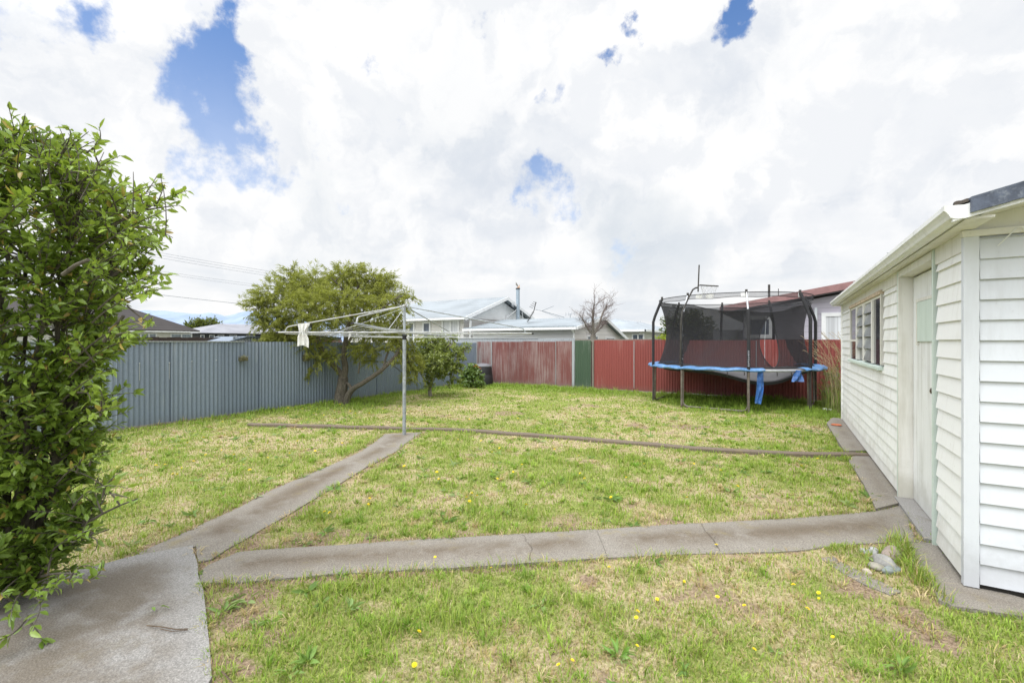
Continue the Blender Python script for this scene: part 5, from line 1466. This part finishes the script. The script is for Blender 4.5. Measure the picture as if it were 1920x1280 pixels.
# bare tree over the back fence
def bare_tree(px, Yd, label):
    b0 = P(px, 640, Yd); b0.z = 0
    t = thing('bare_tree', label, 'tree', b0); tr = MB(); tw = MB(); k = Yd/F_
    rb = random.Random(21)
    def grow(p, d, L, r, lev):
        n = 5; q = [p]; dd = d
        for i in range(n):
            dd = (dd+Vector((rb.gauss(0, .10), rb.gauss(0, .10), .05 if lev < 2 else .02))).normalized(); q.append(q[-1]+dd*L/n)
        (tr if lev < 2 else tw).tube(q, [r*.75*(1-.55*i/n) for i in range(n+1)], 6 if lev < 2 else 4, False)
        if lev >= 4: return
        m = (6, 8, 6, 4)[lev]
        for j in range(m):
            i = rb.randint(1 if lev else 2, n); nd_ = (dd+Vector((rb.gauss(0, .6), rb.gauss(0, .6), rb.gauss(.12, .35)))).normalized()
            grow(q[i], nd_, L*rb.uniform(.42, .66), r*(.46 if lev else .5), lev+1)
    fork = P(px, 628, Yd)
    tr.tube([b0, b0.lerp(fork, .6)+Vector((.02, 0, 0)), fork], [.12, .105, .10], 9)
    for tp_, r in (((px+3, 567), .06), ((px+26, 572), .055), ((px-26, 590), .04), ((px+20, 608), .035), ((px-16, 606), .035)):
        e = P(tp_[0], tp_[1], Yd+rb.uniform(-.4, .4)); d = e-fork
        q = [fork, fork.lerp(e, .35)+Vector((rb.gauss(0, .04), 0, -.03)), fork.lerp(e, .7)+Vector((rb.gauss(0, .04), 0, .02)), e]
        tr.tube(q, [r, r*.75, r*.5, r*.2], 7)
        for i in range(22):
            u = rb.uniform(.15, 1); o = fork.lerp(e, u); nd_ = (d.normalized()*.7+Vector((rb.gauss(0, .6), rb.gauss(0, .6), rb.gauss(.1, .4)))).normalized()
            grow(o, nd_, d.length*rb.uniform(.20, .42), r*.20, 2)
    tr.build('trunk', m_bark2, t, smooth=True); tw.build('twigs', mat_plain('bare_twig', (.20, .16, .15), .9, .3, 20), t)
bare_tree(1112, 16.3, 'leafless grey tree with fine twigs behind the green fence sheet')

dk = ((.025, .045, .014), (.10, .14, .04))
px_tree('dense_tree', 'dense dark green tree seen through the trampoline net', (1300,650), 23,
    [([(1300,705,0),(1300,650,0),(1300,625,0)], .2, .14), ([(1300,640,0),(1285,610,0)], .1, .05), ([(1300,640,0),(1320,610,0)], .1, .05)],
    [(1290,605,30,24),(1312,615,28,24),(1275,620,24,24),(1258,625,14,26),(1330,628,18,16),(1252,605,8,14),(1300,595,16,12),(1300,632,40,14)],
    .055, .5, 10, .16, .07, *dk, 1.0, m_bark, m_leaf, .9, .2)
px_tree('leafy_bush', 'bright lime green bush over the red fence by the trampoline pole', (1242,650), 17,
    [([(1242,705,0),(1242,650,0),(1242,638,0)], .03, .02)], [(1242,635,10,7),(1236,638,6,5),(1250,637,6,5)], .12, .2, 10, .08, .04, (.20, .30, .03), (.50, .56, .08), 1.0, m_bark, m_leaf, .9, .2, cat='bush')
px_tree('leafy_bush', 'brownish bush at the corner of the mauve house seen through the net', (1383,650), 19,
    [([(1383,690,0),(1383,650,0),(1384,630,0)], .04, .02)], [(1384,630,7,12),(1378,635,7,8)], .1, .25, 10, .08, .03, (.08, .07, .03), (.2, .18, .08), 1.0, m_bark, m_leaf, .9, .2, cat='bush')
px_tree('dense_tree', 'round dark tree between the two houses beyond the grey fence', (380,640), 60,
    [([(380,665,0),(380,630,0),(380,615,0)], .3, .2), ([(380,625,0),(365,612,0)], .15, .08), ([(380,625,0),(397,612,0)], .15, .08)],
    [(368,608,16,9),(385,606,18,10),(400,608,12,9),(380,615,30,8),(410,613,8,6),(355,612,8,6)],
    .16, .9, 9, .34, .16, (.03, .05, .016), (.16, .19, .055), 1.0, m_bark, m_leaf, .9, .2)

# ------------------------------------------------------------------ houses beyond the fences
m_wall_a = mat_striped_wall('pale_weatherboard', (.72, .70, .67), .16, .45)
m_wall_b = mat_striped_wall('warm_weatherboard', (.72, .69, .66), .20, .6)
m_wall_g = mat_striped_wall('grey_weatherboard', (.60, .60, .61), .20, .6)
m_wall_m = mat_striped_wall('mauve_weatherboard', (.50, .475, .54), .178, .6)
m_gable = mat_plain('gable_sheet', (.86, .88, .88), .6, .06, 2)
m_roof_blue = mat_roof('pale_blue_tiles', (.27, .30, .322), .17, 2, .30)
m_roof_pale = mat_roof('pale_iron_roof', (.285, .322, .348), .10, 0, .30)
m_roof_tile = mat_roof('dark_tile_roof', (.05, .044, .043), .20, 2, .75, .6)
m_roof_grey = mat_roof('grey_iron_roof', (.28, .285, .315), .30, 1, .25)
m_trim = mat_plain('white_trim', (.76, .77, .77), .5, .08, 5)
m_black_wall = mat_plain('dark_cladding', (.03, .032, .036), .6, .3, 3)
m_curt = mat_curtain('net_curtain')
m_curt_dim = mat_curtain('dim_curtain', (.30, .35, .40))
m_win = mat_glass('house_glass', (.07, .085, .11))
m_brown = mat_plain('brown_fascia', (.27, .145, .14), .6, .2, 4)
m_creamw = mat_striped_wall('cream_wall', (.66, .65, .58), .2, .25)

def wall_y(root, name, mat, a0, a1, b, z0, z1): return MB().box((a0, b, z0), (a1, b+.12, z1)).build(name, mat, root)
def win_y(root, a0, a1, b, z0, z1, pane, lights=2, fr=.06, curtain=None):
    """window on a wall that faces -y"""
    f = MB().box((a0, b-.05, z0), (a0+fr, b+.02, z1)).box((a1-fr, b-.05, z0), (a1, b+.02, z1)).box((a0+fr, b-.05, z0), (a1-fr, b+.02, z0+fr)).box((a0+fr, b-.05, z1-fr), (a1-fr, b+.02, z1))
    for k in range(1, lights):
        c = a0+(a1-a0)*k/lights; f.box((c-fr/2, b-.049, z0+fr), (c+fr/2, b+.02, z1-fr))
    o = f.build('window', m_trim, root); MB().box((a0+fr, b-.02, z0+fr), (a1-fr, b-.01, z1-fr)).build('pane', pane, o); return o
def win_x(root, a, b0, b1, z0, z1, pane, lights=2, fr=.06):
    f = MB().box((a-.02, b0, z0), (a+.05, b0+fr, z1)).box((a-.02, b1-fr, z0), (a+.05, b1, z1)).box((a-.02, b0+fr, z0), (a+.05, b1-fr, z0+fr)).box((a-.02, b0+fr, z1-fr), (a+.05, b1-fr, z1))
    for k in range(1, lights):
        c = b0+(b1-b0)*k/lights; f.box((a-.02, c-fr/2, z0+fr), (a+.049, c+fr/2, z1-fr))
    o = f.build('window', m_trim, root); MB().box((a+.005, b0+fr, z0+fr), (a+.015, b1-fr, z1-fr)).build('pane', pane, o); return o
def zpx(py, p): return H_+(640-py)/F_*depth(p)
def sheet(pts, th=.06):
    """a thick roof plane"""
    s = MB(); s.prism([Vector(p) for p in pts], (0, 0, -th)); return s

# A: the house with the pale blue roof, gable towards the yard
A0, Ab0, Ab1 = -13.4, 17.85, 24.6
ha = thing('house', 'house with pale blue tiled roof and big white gable over the back fence', 'house', (A0, 21.2, 0))
MB().box((-22.0, Ab0, 0), (A0, Ab1, 2.66)).build('wall', m_wall_a, ha)
rz, ez, rb_ = 3.93, 2.68, 21.2
va = -12.95
MB().prism([(A0-.02, Ab0-.02, 2.661), (A0-.02, Ab1+.02, 2.661), (A0-.02, rb_, rz-.16)], (.05, 0, 0)).build('gable_panel', m_gable, ha)
ro = sheet([(va, 17.4, ez), (va, rb_, rz), (-19.3, rb_, rz), (-22.6, 17.4, ez)])
for pts in ([(va, 25.0, ez), (-22.6, 25.0, ez), (-19.3, rb_+.001, rz), (va, rb_+.001, rz)], [(-22.6, 17.401, ez), (-19.301, rb_, rz), (-22.6, 24.999, ez)]):
    ro.prism([Vector(p) for p in pts], (0, 0, -.06))
ra = ro.build('roof', m_roof_blue, ha)
bg = MB()
for b_, sg in ((17.38, 1), (25.02, -1)):
    bg.prism([(va+.01, b_, ez-.17), (va+.01, b_, ez-.0), (va+.01, rb_, rz+.0), (va+.01, rb_, rz-.17)], (.03, 0, 0))
bg.build('barge_board', m_trim, ra)
MB().box((-22.6, 17.30, ez-.13), (va, 17.395, ez-.03)).build('gutter', m_trim, ra)
MB().box((-22.6, 17.4, ez-.13), (va, 17.84, ez-.115)).build('soffit', m_trim, ra)
def wa(px): return on_y(px, Ab0)
win_y(ha, wa(829), wa(862), Ab0, 1.05, zpx(598, (wa(845), Ab0)), m_curt, 2, .10)
win_y(ha, wa(793), wa(808), Ab0, 1.2, zpx(603, (wa(800), Ab0)), m_win, 1, .09)
win_y(ha, wa(766), wa(778), Ab0, 1.2, zpx(603, (wa(772), Ab0)), m_win, 1, .09)
MB().box((wa(881), Ab0-.06, 0), (wa(884), Ab0-.002, 2.5)).build('corner_board', m_trim, ha)

# B: the low annexe in front of it, with the flue and the fallen aerial
hb = thing('house', 'low house with pale iron roof, tall flue and fallen aerial', 'house', (-9.8, 20, 0))
Bl, Br, Bf = -12.6, -7.2, 17.5
MB().box((Bl, Bf, 0), (Br-.3, 23.4, 2.0)).build('wall', m_wall_g, hb)
MB().prism([(Br-.30, Bf, 0), (Br-.30, 23.6, 0), (Br-.30, 23.6, 1.72), (Br-.30, 20.6, 2.57), (Br-.30, Bf, 2.05)], (.08, 0, 0)).build('wall', m_wall_b, hb, label='warm grey weatherboard gable end')
rbm = sheet([(Br, 17.18, 2.10), (Br, 20.6, 2.66), (Bl-.3, 20.6, 2.66), (Bl-.3, 17.18, 2.10)])
rbm.prism([Vector(p) for p in [(Br, 20.601, 2.66), (Br, 24.2, 1.66), (Bl-.3, 24.2, 1.66), (Bl-.3, 20.601, 2.66)]], (0, 0, -.05))
rB = rbm.build('roof', m_roof_pale, hb)
cg = MB()
for j in range(58): cg.tube([(Bl-.3+.1*j*.97, 17.16, 2.112), (Bl-.3+.1*j*.97, 17.5, 2.155)], .018, 5)
cg.build('roof_corrugation', m_roof_pale, rB)
bg = MB().prism([(Br+.002, 20.6, 2.53), (Br+.002, 20.6, 2.675), (Br+.002, 24.25, 1.66), (Br+.002, 24.25, 1.50)], (.03, 0, 0)).prism([(Br+.002, 17.18, 1.99), (Br+.002, 17.18, 2.10), (Br+.002, 20.6, 2.675), (Br+.002, 20.6, 2.53)], (.03, 0, 0))
bg.build('barge_board', m_trim, rB)
MB().box((Bl-.3, 17.06, 1.985), (Br, 17.17, 2.085)).build('gutter', m_trim, rB)
MB().tube([(Br-.22, 17.2, 1.99), (Br-.22, 17.40, 1.85), (Br-.22, 17.43, 0)], .04, 8).build('downpipe', m_trim, hb, smooth=True)
for px0, px1, y0, y1 in ((1135, 1152, 632, 645), (1100, 1120, 629, 645)):
    b0_, b1_ = sorted((on_x(px0, Br-.2), on_x(px1, Br-.2)))
    if b0_ > 0: win_x(hb, Br-.2, b0_, b1_, 1.0, zpx(y0, (Br-.2, .5*(b0_+b1_))), m_win, 1, .05)
fx, fy = yard(.333, 25.7).x, yard(.333, 25.7).y
fl_ = MB().tube([(fx, fy, 1.9), (fx, fy, 4.47)], .105, 16).build('flue', mat_plain('blue_grey_flue', (.33, .40, .455), .4, .12, 6, .3), hb, smooth=True)
s = MB(); s.lathe([(.108, 4.44), (.125, 4.445), (.125, 4.50), (.0, 4.505)], (fx, fy, 0), 16); s.build('flue_collar', m_black, fl_, smooth=True)
rr_ = yard(1, 0)
s = MB(); s.prism([Vector((fx, fy, 4.53))-rr_*.08, Vector((fx, fy, 4.53))+rr_*.10, Vector((fx, fy, 4.72))+rr_*.10, Vector((fx, fy, 4.60))+rr_*.02], yard(0, .12)); s.build('flue_cap', mat_plain('rusted_cowl', (.60, .36, .22), .7, .25, 15), fl_)
s = MB(); s.prism([Vector((fx, fy, 4.58))-rr_*.02, Vector((fx, fy, 4.66))+rr_*.02, Vector((fx, fy, 4.86))-rr_*.12, Vector((fx, fy, 4.70))-rr_*.12], yard(0, .02)); s.build('flue_cap', m_post, fl_)
for pa, pb in ((P(945, 600, 25.2), P(968, 581, 25.6)), (P(949, 601, 25.4), P(949, 591, 25.4)), (P(981, 601, 26.2), P(979, 586, 25.9))):
    MB().tube([pa, pb], .02, 6).build('flue_stay', m_trim, fl_)
# the aerial, collapsed across the roof
Ya = 21.5
an = MB().tube([P(989, 603, Ya), P(1001, 583, Ya)], .022, 6).tube([P(1001, 583, Ya), P(1005, 566, Ya)], .02, 6).build('antenna', m_legd, hb)
el = MB()
for k in range(8):
    c = P(989+1.5*k, 603-2.5*k, Ya); el.bar(c-yard(.07, .5), c+yard(.07, .5), .012, .012)
for k in range(4):
    c = P(996+2.4*k, 576-3*k, Ya-.2); el.bar(c-yard(.09, .2)+Vector((0, 0, .02)), c+yard(.09, .2)-Vector((0, 0, .02)), .014, .014)
el.build('antenna_element', m_legd, an)
MB().tube([P(1004, 580, Ya), P(1016, 582.5, Ya), P(1058, 595, Ya+.6)], .018, 6).tube([P(1016, 582.5, Ya), P(1038, 573.5, Ya-.4)], .014, 6).tube([P(1016, 583, Ya), P(1050, 596, Ya)], .012, 6).build('antenna_boom', m_steel, an)
def small_aerial(root, px, py, Yd, w_, h_):
    s = MB(); s.tube([P(px, py+h_, Yd), P(px, py, Yd)], .02, 5).tube([P(px-w_/2, py+1, Yd), P(px+w_/2, py-1, Yd)], .014, 5)
    for k in range(4): 
        c = P(px-w_/2+w_*k/3, py+1-2*k/3, Yd); s.bar(c-Vector((0, 0, .09)), c+Vector((0, 0, .09)), .012, .012)
    s.build('antenna', m_steel, root)
small_aerial(hb, 1069, 588, 23, 16, 12)
small_aerial(ha, 962, 570, 24.5, 5, 6)

# C: hipped roof house further back, and a white gable beside it
hc = thing('house', 'far cream house with grey hipped roof beside the bare tree', 'house', (-10, 33, 0))
MB().box((-12.2, 29.0, 0), (-7.9, 39, 2.2)).build('wall', m_creamw, hc)
rc_ = sheet([(-7.4, 28.5, 2.25), (-7.4, 40, 2.25), (-9.9, 38, 3.05), (-9.9, 30.3, 3.05)])
for pts in ([(-12.6, 28.5, 2.25), (-7.401, 28.499, 2.25), (-9.901, 30.299, 3.05)], [(-12.6, 40, 2.25), (-12.6, 28.501, 2.25), (-9.902, 30.3, 3.05), (-9.902, 38, 3.05)]):
    rc_.prism([Vector(p) for p in pts], (0, 0, -.06))
rC = rc_.build('roof', mat_roof('far_grey_roof', (.31, .345, .375), .3, 1, .2), hc)
MB().box((-12.6, 28.38, 2.12), (-7.30, 28.49, 2.25)).box((-7.39, 28.38, 2.12), (-7.28, 40, 2.25)).build('gutter', m_trim, rC)
win_y(hc, on_y(1185, 29), on_y(1208, 29), 29.0, 1.0, 2.0, m_win, 2, .08)
hd_ = thing('house', 'far white gabled house just past the grey hipped roof', 'house', (-5.5, 38, 0))
MB().box((-9.0, 38.5, 0), (-6.0, 46, 2.2)).build('wall', m_trim, hd_)
gpx = [P(1222, 622, 43), P(1243, 622, 43), P(1231, 606.5, 43)]
MB().prism([(-9.0, 38.49, 2.201), (-6.0, 38.49, 2.201), (-7.5, 38.49, 2.9)], (0, .05, 0)).build('gable_panel', m_trim, hd_)
r2 = sheet([(-9.3, 38.2, 2.15), (-7.5, 38.2, 2.98), (-7.5, 46, 2.98), (-9.3, 46, 2.15)]); r2.prism([Vector(p) for p in [(-7.499, 38.2, 2.98), (-5.7, 38.2, 2.15), (-5.7, 46, 2.15), (-7.499, 46, 2.98)]], (0, 0, -.06))
r2.build('roof', m_roof_grey, hd_)
small_aerial(hc, 1196, 604, 34, 10, 8)

# D: the mauve house behind the trampoline
hm = thing('house', 'mauve weatherboard house with brown fascia behind trampoline and shed', 'house', (2, 18, 0))
Mb, Ml = 16.5, -1.13
mz = lambda a: 2.60+.170*(a+1.77)
RXm = 5.2
MB().prism([(Ml, Mb, 0), (RXm+5, Mb, 0), (RXm+5, Mb, mz(RXm)-.9), (RXm, Mb, mz(RXm)-.25), (Ml, Mb, mz(Ml)-.25)], (0, .12, 0)).build('wall', m_wall_m, hm)
MB().box((Ml, Mb+.121, 0), (RXm+5, 26, 2.45)).build('wall', m_wall_m, hm)
rm = sheet([(-1.77, 16.15, mz(-1.77)), (RXm, 16.15, mz(RXm)), (RXm, 26.3, mz(RXm)), (-1.77, 26.3, mz(-1.77))], .05)
rm.prism([Vector(p) for p in [(RXm+.001, 16.15, mz(RXm)), (RXm+5.5, 16.15, mz(RXm)-.94), (RXm+5.5, 26.3, mz(RXm)-.94), (RXm+.001, 26.3, mz(RXm))]], (0, 0, -.05))
rM = rm.build('roof', mat_plain('brown_roof', (.10, .055, .05), .6, .25, 4), hm)
MB().prism([(-1.78, 16.10, mz(-1.78)-.17), (RXm, 16.10, mz(RXm)-.17), (RXm, 16.10, mz(RXm)+.03), (-1.78, 16.10, mz(-1.78)+.03)], (0, .045, 0)).build('fascia', m_brown, rM)
MB().prism([(-1.70, 16.146, mz(-1.7)-.19), (RXm, 16.146, mz(RXm)-.19), (RXm, 16.146, mz(RXm)-.171), (-1.70, 16.146, mz(-1.7)-.171)], (0, .35, 0)).build('soffit', mat_plain('grey_soffit', (.16, .15, .16), .7, .1, 3), rM)
MB().box((-1.70, 16.5, mz(-1.7)-.20), (Ml+.05, 26, mz(-1.7)-.185)).build('soffit', mat_plain('dark_soffit', (.10, .095, .10), .7, .1, 3), rM)
MB().box((-1.86, 16.2, mz(-1.77)-.12), (-1.765, 26.3, mz(-1.77)+.01)).build('gutter', m_trim, rM)
def wm(px): return on_y(px, Mb)
win_y(hm, wm(1396), wm(1450), Mb, 1.60, zpx(592, (wm(1420), Mb)), m_win, 1, .12)
win_y(hm, wm(1540), wm(1600), Mb, 1.0, zpx(586, (wm(1560), Mb)), m_curt, 1, .11)
MB().box((wm(1527), Mb-.09, .2), (wm(1532), Mb-.02, zpx(577, (wm(1530), Mb)))).build('downpipe', mat_plain('pale_pipe', (.6, .64, .66), .6, .1, 3), hm)
MB().tube([(wm(1417)+.3, 19.5, 2.6), (wm(1417)+.3, 19.5, 3.62)], .04, 8).tube([(wm(1417)+.6, 19.5, 2.6), (wm(1417)+.6, 19.5, 3.45)], .015, 6).build('vent_pipe', m_legd, rM)
gf = thing('timber_fence', 'plain grey fence beyond the tree, seen through the trampoline net', 'fence', P(1370, 640, 19.5))
s = MB(); pa, pb = P(1338, 640, 20.5), P(1394, 640, 20.5); pa.z = pb.z = 0
for k in range(10): 
    u0, u1 = pa.lerp(pb, k/10), pa.lerp(pb, (k+.96)/10); s.obox(u0, u1-u0, yard(0, .03), (0, 0, 2.02))
s.build('palings', mat_plain('grey_palings', (.36, .38, .40), .8, .12, 5), gf)

# E, F: houses beyond the grey fence
he = thing('house', 'cream house with dark tiled hip roof beyond the grey fence', 'house', (-46, 18, 0))
ez_ = 2.42
def hip_b(root, a0, a1, b0, b1, ze, zr, ov, roofmat, h0, h1, wallmat):
    """house whose ridge runs along y"""
    MB().box((a0, b0, 0), (a1, b1, ze)).build('wall', wallmat, root)
    m_ = .5*(a0+a1)
    q = sheet([(a1+ov, b0-ov, ze), (a1+ov, b1+ov, ze), (m_, b1-h1, zr), (m_, b0+h0, zr)])
    for pts in ([(a0-ov, b1+ov, ze), (a0-ov, b0-ov, ze), (m_-.001, b0+h0, zr), (m_-.001, b1-h1, zr)], [(a0-ov, b0-ov-.001, ze), (a1+ov-.001, b0-ov-.001, ze), (m_, b0+h0-.001, zr)], [(a1+ov-.001, b1+ov+.001, ze), (a0-ov, b1+ov+.001, ze), (m_, b1-h1+.001, zr)]):
        q.prism([Vector(p) for p in pts], (0, 0, -.08))
    r_ = q.build('roof', roofmat, root)
    MB().box((a1+ov-.0, b0-ov, ze-.17), (a1+ov+.1, b1+ov, ze-.085)).box((a0-ov, b0-ov-.1, ze-.17), (a1+ov-.01, b0-ov, ze-.085)).build('gutter', m_trim, r_)
    return r_
cE = P(375, 620, 39.0)
hip_b(he, cE.x-8.0, cE.x-.5, cE.y-19, cE.y-.5, 2.42, 4.75, .5, m_roof_tile, 4.2, 4.2, m_creamw)
ax = cE.x-.5
def on_E(px): return on_x(px, ax)
for p0, p1 in ((248, 294), (319, 360)):
    win_x(he, ax, on_E(p0), on_E(p1), 1.1, 2.18, m_curt_dim, 3 if p0 < 300 else 2, .09)
win_x(he, ax, on_E(222), on_E(240), 1.1, 2.1, m_win, 1, .09)
hf = thing('house', 'dark house with pale grey iron hip roof beside the feathery tree', 'house', (-46, 32, 0))
cF = P(372, 622, 47.0)
MB().box((cF.x-7, cF.y+.6, 0), (cF.x-.6, cF.y+16, 2.45)).build('wall', m_black_wall, hf)
rf_ = sheet([(cF.x, cF.y, 2.42), (cF.x, cF.y+17, 2.42), (cF.x-3.8, cF.y+13, 3.55), (cF.x-3.8, cF.y+4, 3.55)])
for pts in ([(cF.x-7.6, cF.y-.001, 2.42), (cF.x-.001, cF.y-.001, 2.42), (cF.x-3.801, cF.y+4-.001, 3.55)], [(cF.x-7.6, cF.y+17, 2.42), (cF.x-7.6, cF.y, 2.42), (cF.x-3.802, cF.y+4, 3.55), (cF.x-3.802, cF.y+13, 3.55)]):
    rf_.prism([Vector(p) for p in pts], (0, 0, -.08))
rF = rf_.build('roof', m_roof_grey, hf)
for p0, p1 in ((376, 383), (392, 402), (408, 420), (430, 444), (462, 478)):
    win_x(hf, cF.x-.6, on_x(p0, cF.x-.6), on_x(p1, cF.x-.6), 1.2, 2.2, m_win, 1, .05)
small_aerial(hf, 463, 602, 49, 10, 5)
# nearer odds and ends just behind the grey fence
tf = thing('timber_fence', 'dark brown timber fence just above the grey iron fence at its near end', 'fence', (-12.2, 8, 0))
s = MB()
y0_, y1_ = on_x(150, -12.2), on_x(425, -12.2); k = 0
yy = y0_
while yy < y1_:
    s.box((-12.2, yy, 0), (-12.17, min(yy+.145, y1_), 1.592+.006*((k*7) % 3))); yy += .15; k += 1
s.build('palings', m_darkwood, tf)
ns_ = thing('lean_to_shed', 'rusty pale iron lean-to shed behind the grey fence under the feathery tree', 'shed', (-11.3, 12, 0))
ya, yb, yc = on_x(424, -11.2), on_x(500, -11.2), on_x(640, -11.2)
MB().box((-12.6, ya+.3, 0), (-11.25, yc, 1.50)).build('wall', mat_iron('rusty_pink_iron', (.36, .17, .14), (.5, .45, .42), .5), ns_)
corrugated((-11.2, ya+.15, 0), (0, 1, 0), (1, 0, 0), yc-ya-.15, 1.515, 1.61).build('iron_sheet', m_galv_old, ns_, smooth=True)
MB().box((-11.22, yb, 1.20), (-11.17, yc, 1.548)).build('iron_sheet', mat_iron('rusted_sheet', (.36, .16, .13), (.45, .42, .40), .5), ns_)
MB().prism([(-11.15, ya, 1.50), (-11.15, ya+.45, 1.625), (-11.15, yc, 1.625), (-11.15, yc, 1.61), (-11.15, ya+.5, 1.61), (-11.15, ya, 1.485)], (-1.4, 0, 0)).build('roof', m_galv, ns_)

# ------------------------------------------------------------------ power lines and mountains
def wire(p, q, sag, r, label):
    pts = [p.lerp(q, t)+Vector((0, 0, -4*sag*t*(1-t))) for t in np.linspace(0, 1, 24)]
    o = MB().tube(pts, r, 5).build('power_line', m_wl, origin=p); tag(o, label, 'power line', 'power lines over the houses')
m_wl = mat_plain('cable_grey', (.20, .22, .25), .6, .1, 1)
m_wk = m_wl
def wline(x0, y0, x1, y1, Y0, Y1, r, label):
    def ext(px): return y0+(y1-y0)*(px-x0)/(x1-x0)
    wire(P(-150, ext(-150), Y0), P(655, ext(655)-3, Y1), .25, r, label)
wline(259, 463, 480, 503, 34, 50, .013, 'topmost thin power line sloping behind the feathery tree')
wline(259, 467.5, 480, 507.5, 34, 50, .013, 'second power line from the top, just under the topmost')
wline(255, 472, 480, 512, 34, 50, .013, 'third power line from the top, above a wide gap')
wline(259, 499, 480, 532, 36, 52, .011, 'upper of the two faint power lines in the middle')
wline(259, 503, 480, 536, 36, 52, .011, 'lower of the two faint power lines in the middle')
wline(296, 548, 448, 566.5, 30, 44, .019, 'lowest and darkest power line, above the tiled roof')

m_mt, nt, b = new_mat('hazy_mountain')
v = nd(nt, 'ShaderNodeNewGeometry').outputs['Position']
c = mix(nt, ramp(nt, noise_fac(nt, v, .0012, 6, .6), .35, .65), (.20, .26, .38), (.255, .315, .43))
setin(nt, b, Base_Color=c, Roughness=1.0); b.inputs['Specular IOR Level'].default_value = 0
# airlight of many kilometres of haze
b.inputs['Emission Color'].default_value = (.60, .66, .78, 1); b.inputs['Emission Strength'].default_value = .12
ridge = [(-300,600),(-100,590),(60,594),(150,590),(240,585),(268,581.5),(300,582),(325,584),(350,587),(372,589),(392,586),(405,588),(422,592),(438,589),(455,584),(470,583),(500,588),(540,592),(600,598),(700,606),(850,618),(1050,632)]
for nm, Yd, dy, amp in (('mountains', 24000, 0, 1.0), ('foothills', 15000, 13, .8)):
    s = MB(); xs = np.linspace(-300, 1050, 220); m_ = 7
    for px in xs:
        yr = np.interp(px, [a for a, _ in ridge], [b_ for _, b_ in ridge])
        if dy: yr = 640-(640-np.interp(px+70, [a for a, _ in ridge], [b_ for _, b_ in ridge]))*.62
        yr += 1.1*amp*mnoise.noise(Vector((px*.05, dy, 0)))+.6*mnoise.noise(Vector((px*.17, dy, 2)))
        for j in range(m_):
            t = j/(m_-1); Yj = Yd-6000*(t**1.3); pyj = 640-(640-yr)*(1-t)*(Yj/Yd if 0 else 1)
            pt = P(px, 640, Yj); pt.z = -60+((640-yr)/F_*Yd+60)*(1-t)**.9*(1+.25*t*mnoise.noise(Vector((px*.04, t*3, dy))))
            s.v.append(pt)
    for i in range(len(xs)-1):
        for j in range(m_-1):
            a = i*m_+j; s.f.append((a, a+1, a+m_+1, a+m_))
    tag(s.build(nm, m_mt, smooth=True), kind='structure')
